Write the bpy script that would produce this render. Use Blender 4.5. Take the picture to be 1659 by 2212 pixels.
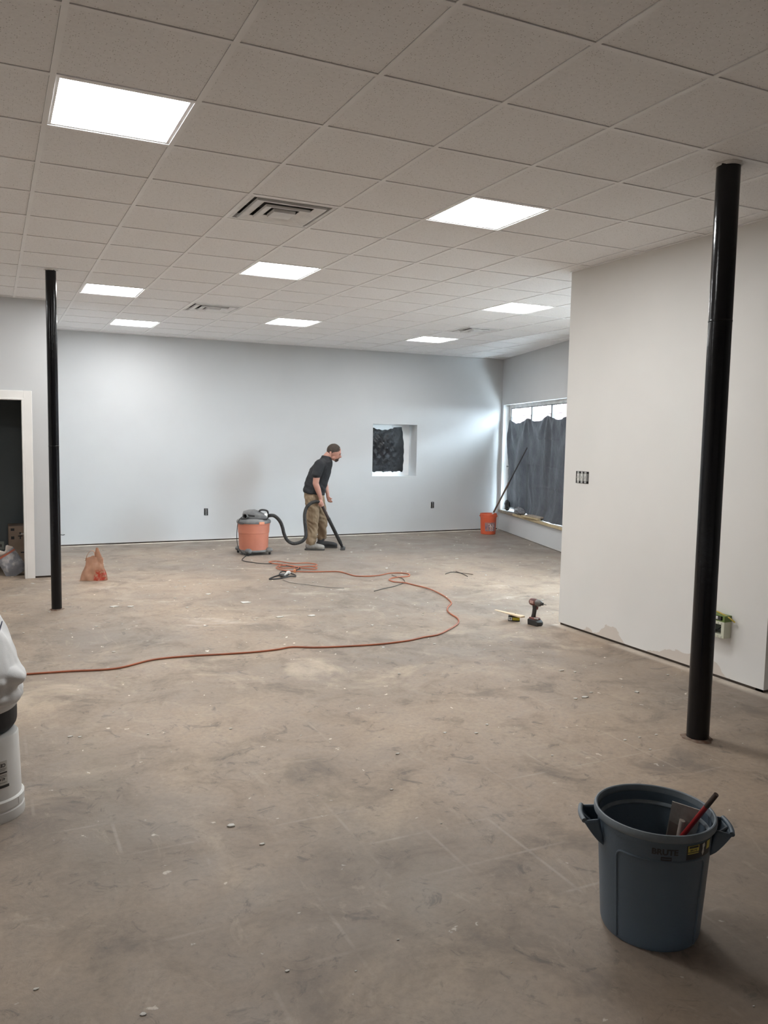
import bpy, bmesh, math, random
from mathutils import Vector, Matrix, noise as mnoise
random.seed(7)
S = bpy.context.scene
COL = S.collection
for o in list(bpy.data.objects): bpy.data.objects.remove(o)

# ------------------------------------------------------------------ camera, sky, exposure
CEIL = 3.163
cam_d = bpy.data.cameras.new('camera'); cam = bpy.data.objects.new('camera', cam_d); COL.objects.link(cam)
fwd = Vector((0.42257015, 0.90196088, -0.08888773)); side = Vector((0.90604671, -0.4228543, 0.01654065)); up = Vector((0.02266754, 0.08752602, 0.9959043))
cam.matrix_world = Matrix(((side.x, up.x, -fwd.x, 0), (side.y, up.y, -fwd.y, 0), (side.z, up.z, -fwd.z, 1.676), (0, 0, 0, 1)))
cam_d.sensor_fit = 'HORIZONTAL'; cam_d.sensor_width = 36; cam_d.lens = 36 * 1735.56 / 1659
cam_d.shift_x = (829.5 - 792.984) / 1659; cam_d.shift_y = -(1106 - 1100.724) / 1659
cam_d.clip_start = 0.05; cam_d.clip_end = 200
S.camera = cam

w = bpy.data.worlds.new('overcast_sky'); S.world = w; w.use_nodes = True
bg = w.node_tree.nodes['Background']; bg.inputs[0].default_value = (0.76, 0.88, 1.0, 1); bg.inputs[1].default_value = 17.0

S.view_settings.view_transform = 'Standard'; S.view_settings.look = 'None'
S.view_settings.exposure = 1.25; S.view_settings.gamma = 1.0; S.view_settings.use_curve_mapping = False
FLOOR_GAIN = 1.52
PANEL = 16.0          # radiance of the ceiling light panels
PANEL_COL = (0.985, 1.0, 1.0, 1)

# ------------------------------------------------------------------ materials
MATS = {}
def mat(name, c1, rough=0.6, metal=0.0, c2=None, scale=6.0, bump=0.0, bscale=60.0, spec=0.5, detail=6.0, lo=0.35, hi=0.65, trans=0.0):
    if name in MATS: return MATS[name]
    m = bpy.data.materials.new(name); m.use_nodes = True; nt = m.node_tree; N = nt.nodes; L = nt.links
    p = N['Principled BSDF']; p.inputs['Roughness'].default_value = rough; p.inputs['Metallic'].default_value = metal
    p.inputs['Specular IOR Level'].default_value = spec
    p.inputs['Base Color'].default_value = (*c1, 1)
    tc = N.new('ShaderNodeTexCoord')
    if c2 is None: c2 = tuple(min(1, c * 0.9) for c in c1)
    n = N.new('ShaderNodeTexNoise'); n.inputs['Scale'].default_value = scale; n.inputs['Detail'].default_value = detail
    L.new(tc.outputs['Object'], n.inputs['Vector'])
    r = N.new('ShaderNodeValToRGB'); r.color_ramp.elements[0].position = lo; r.color_ramp.elements[1].position = hi
    r.color_ramp.elements[0].color = (*c1, 1); r.color_ramp.elements[1].color = (*c2, 1)
    L.new(n.outputs['Fac'], r.inputs['Fac']); L.new(r.outputs['Color'], p.inputs['Base Color'])
    if bump:
        b = N.new('ShaderNodeTexNoise'); b.inputs['Scale'].default_value = bscale; b.inputs['Detail'].default_value = 4
        L.new(tc.outputs['Object'], b.inputs['Vector'])
        bn = N.new('ShaderNodeBump'); bn.inputs['Strength'].default_value = bump; bn.inputs['Distance'].default_value = 0.01
        L.new(b.outputs['Fac'], bn.inputs['Height']); L.new(bn.outputs['Normal'], p.inputs['Normal'])
    MATS[name] = m
    return m

def emit(name, col, strength):
    m = bpy.data.materials.new(name); m.use_nodes = True; nt = m.node_tree
    nt.nodes.remove(nt.nodes['Principled BSDF'])
    e = nt.nodes.new('ShaderNodeEmission'); e.inputs[0].default_value = col; e.inputs[1].default_value = strength
    nt.links.new(e.outputs[0], nt.nodes['Material Output'].inputs[0]); MATS[name] = m
    return m

def node_math(N, L, op, a, b=None, clamp=False):
    m = N.new('ShaderNodeMath'); m.operation = op; m.use_clamp = clamp
    for k, v in ((0, a), (1, b)):
        if v is None: continue
        if isinstance(v, (int, float)): m.inputs[k].default_value = v
        else: L.new(v, m.inputs[k])
    return m.outputs[0]

def node_noise(N, L, vec, scale, detail=6, rough=0.55, dist=0.0, stretch=None):
    if stretch:
        mp = N.new('ShaderNodeMapping'); mp.inputs['Scale'].default_value = stretch[:3]
        if len(stretch) > 3: mp.inputs['Rotation'].default_value = (0, 0, stretch[3])
        L.new(vec, mp.inputs['Vector']); vec = mp.outputs[0]
    n = N.new('ShaderNodeTexNoise'); n.inputs['Scale'].default_value = scale; n.inputs['Detail'].default_value = detail
    n.inputs['Roughness'].default_value = rough; n.inputs['Distortion'].default_value = dist
    L.new(vec, n.inputs['Vector'])
    return n.outputs['Fac']

def node_step(N, L, v, a, b, to0=0.0, to1=1.0):
    m = N.new('ShaderNodeMapRange'); m.interpolation_type = 'SMOOTHSTEP'
    m.inputs['From Min'].default_value = a; m.inputs['From Max'].default_value = b
    m.inputs['To Min'].default_value = to0; m.inputs['To Max'].default_value = to1
    L.new(v, m.inputs['Value'])
    return m.outputs[0]

def node_mix(N, L, fac, a, b):
    m = N.new('ShaderNodeMix'); m.data_type = 'RGBA'
    if isinstance(fac, (int, float)): m.inputs[0].default_value = fac
    else: L.new(fac, m.inputs[0])
    for k, v in ((6, a), (7, b)):
        if isinstance(v, tuple): m.inputs[k].default_value = (*v, 1)
        else: L.new(v, m.inputs[k])
    return m.outputs[2]

def floor_material():
    m = bpy.data.materials.new('stained_concrete'); m.use_nodes = True; nt = m.node_tree; N = nt.nodes; L = nt.links
    p = N['Principled BSDF']; tc = N.new('ShaderNodeTexCoord'); v = tc.outputs['Object']
    sx = N.new('ShaderNodeSeparateXYZ'); L.new(v, sx.inputs[0])
    big = node_noise(N, L, v, 0.42, 5, 0.55)
    c = node_mix(N, L, node_step(N, L, big, 0.36, 0.62), (0.262, 0.208, 0.160), (0.176, 0.149, 0.126))
    mid = node_noise(N, L, v, 2.2, 9, 0.66, 0.6)
    c = node_mix(N, L, node_step(N, L, mid, 0.50, 0.70, 0, 0.66), c, (0.098, 0.087, 0.080))
    lt = node_noise(N, L, v, 0.9, 10, 0.68, 0.9, (1, 1, 1, 0.7))
    c = node_mix(N, L, node_step(N, L, lt, 0.50, 0.70, 0, 0.52), c, (0.33, 0.272, 0.208))
    pit = node_noise(N, L, v, 7.0, 8, 0.7, 1.5)
    c = node_mix(N, L, node_step(N, L, pit, 0.55, 0.68, 0, 0.68), c, (0.078, 0.069, 0.064))
    tw = node_noise(N, L, v, 3.4, 9, 0.72, 2.2, (1.0, 0.55, 1, 0.9))
    c = node_mix(N, L, node_step(N, L, tw, 0.56, 0.66, 0, 0.42), c, (0.30, 0.255, 0.205))
    fine = node_noise(N, L, v, 34, 6, 0.7)
    c = node_mix(N, L, node_step(N, L, fine, 0.35, 0.75, 0, 0.38), c, (0.11, 0.097, 0.088))
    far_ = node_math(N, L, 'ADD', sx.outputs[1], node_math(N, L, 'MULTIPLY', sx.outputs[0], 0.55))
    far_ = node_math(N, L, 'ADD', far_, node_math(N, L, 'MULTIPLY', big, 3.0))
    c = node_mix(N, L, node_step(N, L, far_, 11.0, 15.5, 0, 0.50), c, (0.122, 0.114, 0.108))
    # ghost of old floor tiles: faint pale joint lines every 305 mm
    lines = None
    for ax in (0, 1):
        q = node_math(N, L, 'FRACT', node_math(N, L, 'DIVIDE', node_math(N, L, 'ADD', sx.outputs[ax], 40.1), 0.3048))
        d = node_math(N, L, 'ABSOLUTE', node_math(N, L, 'SUBTRACT', q, 0.5))
        s = node_step(N, L, d, 0.465, 0.492)
        lines = s if lines is None else node_math(N, L, 'MAXIMUM', lines, s)
    brk = node_noise(N, L, v, 1.7, 5, 0.6)
    nearm = node_step(N, L, sx.outputs[1], 3.2, 5.4, 1, 0.15)
    lf = node_math(N, L, 'MULTIPLY', node_math(N, L, 'MULTIPLY', lines, node_step(N, L, brk, 0.50, 0.66, 0, 0.30)), nearm)
    c = node_mix(N, L, lf, c, (0.36, 0.32, 0.28))
    # plaster dust smears, thickest in the middle of the room
    sm = node_noise(N, L, v, 1.5, 9, 0.68, 0.8, (0.8, 1.25, 1, 0.25))
    zone = node_math(N, L, 'MULTIPLY', node_step(N, L, sx.outputs[1], 5.6, 7.2), node_step(N, L, sx.outputs[1], 8.6, 11.5, 1, 0.25))
    c = node_mix(N, L, node_math(N, L, 'MULTIPLY', node_step(N, L, sm, 0.55, 0.74, 0, 0.45), zone), c, (0.52, 0.50, 0.47))
    zone2 = node_math(N, L, 'MULTIPLY', node_step(N, L, sx.outputs[1], 4.3, 5.2), node_step(N, L, sx.outputs[1], 5.5, 6.3, 1, 0))
    lt2 = node_noise(N, L, v, 1.5, 9, 0.68, 0.6)
    c = node_mix(N, L, node_math(N, L, 'MULTIPLY', node_step(N, L, lt2, 0.50, 0.70, 0, 0.6), zone2), c, (0.42, 0.365, 0.29))
    # white paint spots
    for sc, th, seed in ((5.5, 0.055, 3.0), (11.0, 0.06, 8.0)):
        vo = N.new('ShaderNodeTexVoronoi'); vo.inputs['Scale'].default_value = sc; vo.inputs['Randomness'].default_value = 1
        mp = N.new('ShaderNodeMapping'); mp.inputs['Location'].default_value = (seed, seed * 2, 0); mp.inputs['Scale'].default_value = (1, 1.0, 1)
        wob = N.new('ShaderNodeTexNoise'); wob.inputs['Scale'].default_value = 22; wob.inputs['Detail'].default_value = 4; L.new(v, wob.inputs['Vector'])
        va = N.new('ShaderNodeVectorMath'); va.operation = 'SCALE'; va.inputs['Scale'].default_value = 0.10; L.new(wob.outputs['Color'], va.inputs[0])
        vb = N.new('ShaderNodeVectorMath'); vb.operation = 'ADD'; L.new(v, vb.inputs[0]); L.new(va.outputs[0], vb.inputs[1])
        L.new(vb.outputs[0], mp.inputs['Vector']); L.new(mp.outputs[0], vo.inputs['Vector'])
        spot = node_step(N, L, vo.outputs['Distance'], th, th + 0.05, 1, 0)
        sel = N.new('ShaderNodeSeparateColor'); L.new(vo.outputs['Color'], sel.inputs[0])
        pick = node_step(N, L, sel.outputs[0], 0.80, 0.84)
        zn = node_step(N, L, sx.outputs[1], 2.5, 6.5, 0.30, 1.0)
        f = node_math(N, L, 'MULTIPLY', node_math(N, L, 'MULTIPLY', spot, pick), zn)
        c = node_mix(N, L, f, c, (0.70, 0.68, 0.64))
    # pale drywall dust along the foot of the far wall and the partition
    ed = node_step(N, L, sx.outputs[1], 12.47, 12.57)
    c = node_mix(N, L, node_math(N, L, 'MULTIPLY', ed, node_step(N, L, brk, 0.3, 0.6, 0.4, 0.95)), c, (0.62, 0.60, 0.57))
    pe = node_math(N, L, 'MULTIPLY', node_step(N, L, sx.outputs[0], 4.58, 4.67), node_step(N, L, sx.outputs[1], 5.8, 5.86, 1, 0))
    c = node_mix(N, L, node_math(N, L, 'MULTIPLY', pe, node_step(N, L, mid, 0.35, 0.6, 0.2, 0.8)), c, (0.50, 0.47, 0.43))
    g = N.new('ShaderNodeVectorMath'); g.operation = 'MULTIPLY'; g.inputs[1].default_value = (FLOOR_GAIN, FLOOR_GAIN * .945, FLOOR_GAIN * .89); L.new(c, g.inputs[0]); c = g.outputs[0]
    L.new(c, p.inputs['Base Color'])
    L.new(node_step(N, L, mid, 0.3, 0.7, 0.42, 0.66), p.inputs['Roughness']); p.inputs['Specular IOR Level'].default_value = 0.42
    bn = N.new('ShaderNodeBump'); bn.inputs['Strength'].default_value = 0.35; bn.inputs['Distance'].default_value = 0.012
    hgt = node_math(N, L, 'ADD', node_math(N, L, 'MULTIPLY', pit, 0.7), node_math(N, L, 'MULTIPLY', fine, 0.35))
    L.new(hgt, bn.inputs['Height']); L.new(bn.outputs[0], p.inputs['Normal'])
    return m

def tile_material():
    m = bpy.data.materials.new('fissured_ceiling_tile'); m.use_nodes = True; nt = m.node_tree; N = nt.nodes; L = nt.links
    p = N['Principled BSDF']; tc = N.new('ShaderNodeTexCoord'); v = tc.outputs['Object']
    oi = N.new('ShaderNodeObjectInfo')
    va = N.new('ShaderNodeVectorMath'); va.operation = 'ADD'; L.new(v, va.inputs[0])
    cb = N.new('ShaderNodeCombineXYZ'); L.new(node_math(N, L, 'MULTIPLY', oi.outputs['Random'], 50.0), cb.inputs[0]); L.new(cb.outputs[0], va.inputs[1])
    v = va.outputs[0]
    vo = N.new('ShaderNodeTexVoronoi'); vo.inputs['Scale'].default_value = 105; L.new(v, vo.inputs['Vector'])
    sel = N.new('ShaderNodeSeparateColor'); L.new(vo.outputs['Color'], sel.inputs[0])
    hole = node_math(N, L, 'MULTIPLY', node_step(N, L, vo.outputs['Distance'], 0.14, 0.30, 1, 0), node_step(N, L, sel.outputs[0], 0.66, 0.70))
    n = node_noise(N, L, v, 45, 5, 0.7)
    n2 = node_noise(N, L, v, 1.6, 3, 0.5)
    c = node_mix(N, L, node_step(N, L, n, 0.3, 0.7), (0.925, 0.922, 0.925), (0.865, 0.862, 0.865))
    c = node_mix(N, L, node_step(N, L, n2, 0.4, 0.65, 0, 0.25), c, (0.90, 0.885, 0.885))
    c = node_mix(N, L, node_math(N, L, 'MULTIPLY', hole, 0.75), c, (0.30, 0.28, 0.26))
    L.new(c, p.inputs['Base Color']); p.inputs['Roughness'].default_value = 0.9; p.inputs['Specular IOR Level'].default_value = 0.2
    bn = N.new('ShaderNodeBump'); bn.inputs['Strength'].default_value = 0.25; bn.inputs['Distance'].default_value = 0.004
    L.new(n, bn.inputs['Height']); L.new(bn.outputs[0], p.inputs['Normal'])
    return m

def wall_material(name, col, mud=None, strength=0.0, zlim=0.16):
    """painted drywall; bare joint compound shows in ragged patches along the foot"""
    m = bpy.data.materials.new(name); m.use_nodes = True; nt = m.node_tree; N = nt.nodes; L = nt.links
    p = N['Principled BSDF']; tc = N.new('ShaderNodeTexCoord'); v = tc.outputs['Object']
    n = node_noise(N, L, v, 1.3, 4, 0.5)
    c = node_mix(N, L, node_step(N, L, n, 0.35, 0.65), col, tuple(x * 0.97 for x in col))
    if mud:
        sx = N.new('ShaderNodeSeparateXYZ'); L.new(v, sx.inputs[0])
        a = node_noise(N, L, v, 1.5, 3, 0.5); b = node_noise(N, L, v, 14, 6, 0.65)
        hgt = node_math(N, L, 'ADD', node_math(N, L, 'MULTIPLY', node_math(N, L, 'SUBTRACT', a, 0.42), zlim * 4.0), node_math(N, L, 'MULTIPLY', node_math(N, L, 'SUBTRACT', b, 0.5), 0.09))
        d = node_math(N, L, 'SUBTRACT', hgt, sx.outputs[2])
        c = node_mix(N, L, node_step(N, L, d, -0.004, 0.004, 0, strength), c, mud)
    L.new(c, p.inputs['Base Color']); p.inputs['Roughness'].default_value = 0.62; p.inputs['Specular IOR Level'].default_value = 0.3
    bn = N.new('ShaderNodeBump'); bn.inputs['Strength'].default_value = 0.06; bn.inputs['Distance'].default_value = 0.003
    L.new(node_noise(N, L, v, 170, 3), bn.inputs['Height']); L.new(bn.outputs[0], p.inputs['Normal'])
    return m

def glass_material():
    m = bpy.data.materials.new('window_glass'); m.use_nodes = True; nt = m.node_tree; N = nt.nodes; L = nt.links
    N.remove(N['Principled BSDF'])
    t = N.new('ShaderNodeBsdfTransparent'); g = N.new('ShaderNodeBsdfGlossy'); g.inputs['Roughness'].default_value = 0.02
    mx = N.new('ShaderNodeMixShader'); mx.inputs[0].default_value = 0.06; L.new(t.outputs[0], mx.inputs[1]); L.new(g.outputs[0], mx.inputs[2])
    t.inputs[0].default_value = (0.93, 0.96, 0.96, 1)
    L.new(mx.outputs[0], N['Material Output'].inputs[0])
    return m

def sheet_material(name, col, trans, rough=0.38):
    m = bpy.data.materials.new(name); m.use_nodes = True; nt = m.node_tree; N = nt.nodes; L = nt.links
    p = N['Principled BSDF']; tc = N.new('ShaderNodeTexCoord'); v = tc.outputs['Object']
    n = node_noise(N, L, v, 3.5, 8, 0.65)
    c = node_mix(N, L, node_step(N, L, n, 0.35, 0.7), col, tuple(min(1, x * 1.5) for x in col))
    L.new(c, p.inputs['Base Color']); p.inputs['Roughness'].default_value = rough
    tr = N.new('ShaderNodeBsdfTranslucent'); L.new(c, tr.inputs[0])
    mx = N.new('ShaderNodeMixShader'); mx.inputs[0].default_value = trans
    L.new(p.outputs[0], mx.inputs[1]); L.new(tr.outputs[0], mx.inputs[2]); L.new(mx.outputs[0], N['Material Output'].inputs[0])
    bn = N.new('ShaderNodeBump'); bn.inputs['Strength'].default_value = 0.5; bn.inputs['Distance'].default_value = 0.02
    L.new(node_noise(N, L, v, 9, 6, 0.7, 1.5), bn.inputs['Height']); L.new(bn.outputs[0], p.inputs['Normal'])
    return m

M_FLOOR = floor_material(); M_TILE = tile_material()
M_WALL = wall_material('pale_blue_grey_wall_paint', (0.575, 0.582, 0.586), (0.64, 0.62, 0.59), 0.6, 0.05)
M_PART = wall_material('off_white_primer', (0.80, 0.785, 0.755), (0.62, 0.545, 0.475), 0.8, 0.17)
M_GLASS = glass_material()
M_SHEET = sheet_material('grey_black_polythene', (0.048, 0.050, 0.057), 0.045, 0.36)
M_SHEET2 = sheet_material('black_bin_liner', (0.010, 0.0105, 0.0125), 0.01, 0.20)
M_GRID = mat('white_enamel_grid', (0.93, 0.928, 0.928), 0.5, c2=(0.90, 0.898, 0.898))
M_TRIM = mat('white_trim_paint', (0.82, 0.80, 0.77), 0.45, c2=(0.78, 0.76, 0.73), scale=3)
M_DARKGAP = mat('dark_sill_plate_timber', (0.09, 0.07, 0.055), 0.9, c2=(0.05, 0.04, 0.034), scale=9)
M_BLACK = mat('black_gloss_paint', (0.004, 0.004, 0.0055), 0.17, c2=(0.006, 0.006, 0.008), scale=5, bump=0.10, bscale=24, spec=0.32)
M_PANEL = emit('lit_led_panel', PANEL_COL, PANEL)
M_DARKROOM = mat('charcoal_wall_paint', (0.15, 0.175, 0.185), 0.7, c2=(0.135, 0.158, 0.168), scale=2)

# ------------------------------------------------------------------ mesh helpers
def link(o, parent=None):
    COL.objects.link(o)
    if parent: o.parent = parent
    return o

class MB:
    def __init__(s): s.v = []; s.f = []
    def add(s, vs, fs, mx=None):
        b = len(s.v)
        s.v += [tuple(mx @ Vector(p)) if mx else tuple(p) for p in vs]; s.f += [tuple(i + b for i in f) for f in fs]
        return s
    def box(s, c, d, mx=None, rot=None, taper=1.0):
        x, y, z = d[0] / 2, d[1] / 2, d[2] / 2
        vs = [Vector((sx * x * (taper if sz > 0 else 1), sy * y * (taper if sz > 0 else 1), sz * z)) for sz in (-1, 1) for sy in (-1, 1) for sx in (-1, 1)]
        if rot: r = Matrix.Rotation(rot[1], 3, rot[0]) if isinstance(rot, tuple) else rot; vs = [r @ p for p in vs]
        vs = [p + Vector(c) for p in vs]
        return s.add(vs, [(0, 2, 3, 1), (4, 5, 7, 6), (0, 1, 5, 4), (2, 6, 7, 3), (0, 4, 6, 2), (1, 3, 7, 5)], mx)
    def lathe(s, prof, seg=32, mx=None, a0=0.0, a1=2 * math.pi, closed_ends=True, rad=None):
        full = abs(a1 - a0 - 2 * math.pi) < 1e-6; n = seg if full else seg + 1; vs = []; fs = []
        for r, z in prof:
            for k in range(n):
                a = a0 + (a1 - a0) * k / seg; rr = rad(r, z, a) if rad else r
                vs.append((rr * math.cos(a), rr * math.sin(a), z))
        for i in range(len(prof) - 1):
            for k in range(seg):
                k2 = (k + 1) % n
                fs.append((i * n + k, i * n + k2, (i + 1) * n + k2, (i + 1) * n + k))
        if full and closed_ends:
            if prof[0][0] > 1e-6: fs.append(tuple(reversed(range(n))))
            if prof[-1][0] > 1e-6: fs.append(tuple((len(prof) - 1) * n + k for k in range(n)))
        return s.add(vs, fs, mx)
    def tube(s, path, r, seg=10, caps=True, mx=None, flat=None):
        P = [Vector(p) for p in path]; n = len(P); R = r if isinstance(r, (list, tuple)) else [r] * n
        vs = []; fs = []; ref = None
        for i, p in enumerate(P):
            t = (P[min(i + 1, n - 1)] - P[max(i - 1, 0)])
            t = t.normalized() if t.length > 1e-9 else Vector((0, 0, 1))
            if ref is None:
                ref = Vector((0, 0, 1)) if abs(t.z) < 0.9 else Vector((1, 0, 0))
            a = (ref - t * ref.dot(t)); a = a.normalized() if a.length > 1e-6 else t.orthogonal().normalized()
            ref = a; b = t.cross(a)
            for k in range(seg):
                an = 2 * math.pi * k / seg
                vs.append(p + (a * math.cos(an) * (flat or 1) + b * math.sin(an)) * R[i])
        for i in range(n - 1):
            for k in range(seg):
                k2 = (k + 1) % seg; fs.append((i * seg + k, i * seg + k2, (i + 1) * seg + k2, (i + 1) * seg + k))
        if caps: fs.append(tuple(reversed(range(seg)))); fs.append(tuple((n - 1) * seg + k for k in range(seg)))
        return s.add(vs, fs, mx)
    def prism(s, poly, z0, z1, mx=None):
        n = len(poly); vs = [(x, y, z0) for x, y in poly] + [(x, y, z1) for x, y in poly]
        fs = [tuple(reversed(range(n))), tuple(range(n, 2 * n))] + [(k, (k + 1) % n, n + (k + 1) % n, n + k) for k in range(n)]
        return s.add(vs, fs, mx)
    def sphere(s, c, r, mx=None, seg=16, rings=10):
        r = r if isinstance(r, tuple) else (r, r, r); vs = []; fs = []
        for i in range(rings + 1):
            th = math.pi * i / rings
            for k in range(seg):
                a = 2 * math.pi * k / seg
                vs.append((c[0] + r[0] * math.sin(th) * math.cos(a), c[1] + r[1] * math.sin(th) * math.sin(a), c[2] - r[2] * math.cos(th)))
        for i in range(rings):
            for k in range(seg):
                k2 = (k + 1) % seg; fs.append((i * seg + k, i * seg + k2, (i + 1) * seg + k2, (i + 1) * seg + k))
        return s.add(vs, fs, mx)
    def grid(s, fn, nu, nv, mx=None):
        vs = [fn(i / nu, j / nv) for j in range(nv + 1) for i in range(nu + 1)]
        fs = [(j * (nu + 1) + i, j * (nu + 1) + i + 1, (j + 1) * (nu + 1) + i + 1, (j + 1) * (nu + 1) + i) for j in range(nv) for i in range(nu)]
        return s.add(vs, fs, mx)
    def mesh(s, name, smooth=None):
        me = bpy.data.meshes.new(name); me.from_pydata(s.v, [], s.f)
        bm = bmesh.new(); bm.from_mesh(me); bmesh.ops.remove_doubles(bm, verts=bm.verts, dist=1e-6)
        bmesh.ops.recalc_face_normals(bm, faces=bm.faces); bm.to_mesh(me); bm.free()
        if smooth is not None:
            me.shade_smooth()
            if smooth < 179: me.set_sharp_from_angle(angle=math.radians(smooth))
        return me
    def build(s, name, m, parent=None, smooth=None, bevel=0.0, seg=2, solid=0.0):
        me = s.mesh(name, smooth); o = link(bpy.data.objects.new(name, me), parent); me.materials.append(m)
        if solid:
            md = o.modifiers.new('thickness', 'SOLIDIFY'); md.thickness = solid; md.offset = 0
        if bevel:
            md = o.modifiers.new('bevel', 'BEVEL'); md.width = bevel; md.segments = seg; md.limit_method = 'ANGLE'; md.angle_limit = math.radians(35)
            me.shade_smooth(); me.set_sharp_from_angle(angle=math.radians(50))
        return o

def tag(o, label=None, cat=None, group=None, kind=None):
    for k, v in (('label', label), ('category', cat), ('group', group), ('kind', kind)):
        if v: o[k] = v
    return o
def thing(name, label, cat, loc=(0, 0, 0), rz=0.0, group=None):
    o = link(bpy.data.objects.new(name, None)); o.location = loc; o.rotation_euler = (0, 0, rz); o.empty_display_size = 0.1
    return tag(o, label, cat, group)
def struct(o): o['kind'] = 'structure'; return o
def spline(pts, n=8):
    P = [Vector(p) for p in pts]; out = []
    for i in range(len(P) - 1):
        p0, p1, p2, p3 = P[max(i - 1, 0)], P[i], P[i + 1], P[min(i + 2, len(P) - 1)]
        for k in range(n):
            t = k / n
            out.append(0.5 * ((2 * p1) + (p2 - p0) * t + (2 * p0 - 5 * p1 + 4 * p2 - p3) * t * t + (3 * p1 - p0 - 3 * p2 + p3) * t ** 3))
    out.append(P[-1]); return out
def basis(x, y, z, o=(0, 0, 0)):
    x, y, z, o = Vector(x), Vector(y), Vector(z), Vector(o)
    return Matrix(((x.x, y.x, z.x, o.x), (x.y, y.y, z.y, o.y), (x.z, y.z, z.z, o.z), (0, 0, 0, 1)))
def text_polys(txt, size, bold=0.0, sx=1.0):
    """flat lettering: verts (x, y) centred on the origin and faces"""
    cu = bpy.data.curves.new('lettering', 'FONT'); cu.body = txt; cu.size = size; cu.align_x = 'CENTER'; cu.align_y = 'CENTER'; cu.offset = bold; cu.resolution_u = 3
    ob = bpy.data.objects.new('lettering', cu); COL.objects.link(ob)
    dg = bpy.context.evaluated_depsgraph_get(); me = bpy.data.meshes.new_from_object(ob.evaluated_get(dg))
    vs = [(v.co.x * sx, v.co.y) for v in me.vertices]; fs = [tuple(p.vertices) for p in me.polygons]
    bpy.data.objects.remove(ob); bpy.data.curves.remove(cu); bpy.data.meshes.remove(me)
    return vs, fs
def apply_mods(o):
    dg = bpy.context.evaluated_depsgraph_get(); me = bpy.data.meshes.new_from_object(o.evaluated_get(dg))
    old = o.data; o.modifiers.clear(); o.data = me; bpy.data.meshes.remove(old); return o

# ------------------------------------------------------------------ setting
RA = Vector((8.64, 12.6)); RB = Vector((7.76, 9.62))                # line of the slanted storefront wall
RT = (RB - RA).normalized(); RN = Vector((-RT.y, RT.x)); RN = RN if RN.x > 0 else -RN
YF, YL, XJ = 12.6, 9.92, 0.70                                       # far wall, nearer left wall, jog between them
PX0, PY0, PY1 = 4.69, 3.655, 5.825                                  # partition box
XW, YB = -4.6, -4.0

def wall(name, A, B, nrm, z0, z1, th, holes, m, parent=None):
    """drywall slab: face on the line A-B, body on the side nrm; holes (t0, t1, z0, z1) with reveals"""
    A = Vector(A); B = Vector(B); t = (B - A); ln = t.length; t.normalize(); n = Vector(nrm).normalized()
    ts = sorted({0.0, ln} | {h[0] for h in holes} | {h[1] for h in holes}); zs = sorted({z0, z1} | {h[2] for h in holes} | {h[3] for h in holes})
    def solid(i, j):
        if i < 0 or j < 0 or i >= len(ts) - 1 or j >= len(zs) - 1: return False
        a, z = (ts[i] + ts[i + 1]) / 2, (zs[j] + zs[j + 1]) / 2
        return not any(h[0] < a < h[1] and h[2] < z < h[3] for h in holes)
    def P(tt, d, z): p = A + t * tt + n * d; return (p.x, p.y, z)
    mb = MB()
    for i in range(len(ts) - 1):
        for j in range(len(zs) - 1):
            if not solid(i, j): continue
            a, b, c, d = ts[i], ts[i + 1], zs[j], zs[j + 1]
            for dep in (0, th): mb.add([P(a, dep, c), P(b, dep, c), P(b, dep, d), P(a, dep, d)], [(0, 1, 2, 3)])
            if not solid(i - 1, j): mb.add([P(a, 0, c), P(a, th, c), P(a, th, d), P(a, 0, d)], [(0, 1, 2, 3)])
            if not solid(i + 1, j): mb.add([P(b, 0, c), P(b, th, c), P(b, th, d), P(b, 0, d)], [(0, 1, 2, 3)])
            if not solid(i, j - 1): mb.add([P(a, 0, c), P(b, 0, c), P(b, th, c), P(a, th, c)], [(0, 1, 2, 3)])
            if not solid(i, j + 1): mb.add([P(a, 0, d), P(b, 0, d), P(b, th, d), P(a, th, d)], [(0, 1, 2, 3)])
    return mb.build(name, m, parent)
def sill_plate(name, A, B, nrm, inset=0.012, h=0.05):
    A = Vector(A); B = Vector(B); n = Vector(nrm).normalized(); t = (B - A).normalized()
    mb = MB(); mb.prism([tuple(A + n * inset), tuple(B + n * inset), tuple(B + n * (inset + 0.06)), tuple(A + n * (inset + 0.06))], 0, h)
    return struct(mb.build(name, M_DARKGAP))

fl = MB(); fl.prism([(XW - .3, YB - .3), (9.2, YB - .3), (9.2, 13.2), (XW - .3, 13.2)], -0.12, 0.0)
struct(fl.build('floor', M_FLOOR))
GAP = 0.022
struct(wall('wall_far', (XJ - .4, YF), (8.9, YF), (0, 1), GAP, CEIL + .25, 0.34, [(5.99 - XJ + .4, 6.857 - XJ + .4, 1.012, 1.918)], M_WALL))
sill_plate('trim_1', (XJ, YF), (8.62, YF), (0, 1))
# storefront wall: the papered window, then a glazed door hidden from here behind the partition
WT0, WT1, WZ0, WZ1 = 0.10, 3.50, 0.385, 2.32
pA = RA - RT * 0.05; far_t = 17.5
DT0, DT1 = 5.55, 6.97
struct(wall('wall_right', pA, RA + RT * far_t, RN, 0.008, CEIL + .25, 0.20, [(WT0 + .05, WT1 + .05, WZ0, WZ1), (DT0 + .05, DT1 + .05, 0.02, 2.85)], M_WALL))
sill_plate('trim_2', pA, RA + RT * 4.3, RN, 0.006, 0.03)
struct(wall('wall_left', (XW, YL), (XJ, YL), (0, 1), GAP, CEIL + .25, 0.13, [(0.322 - 0.915 - XW - .02, 0.345 - XW, GAP, 2.05)], M_WALL))
sill_plate('trim_3', (0.43, YL), (XJ, YL), (0, 1))
struct(wall('wall_jog', (XJ, YL + .13), (XJ, YF), (-1, 0), GAP, CEIL + .25, 0.12, [], M_WALL))
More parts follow.
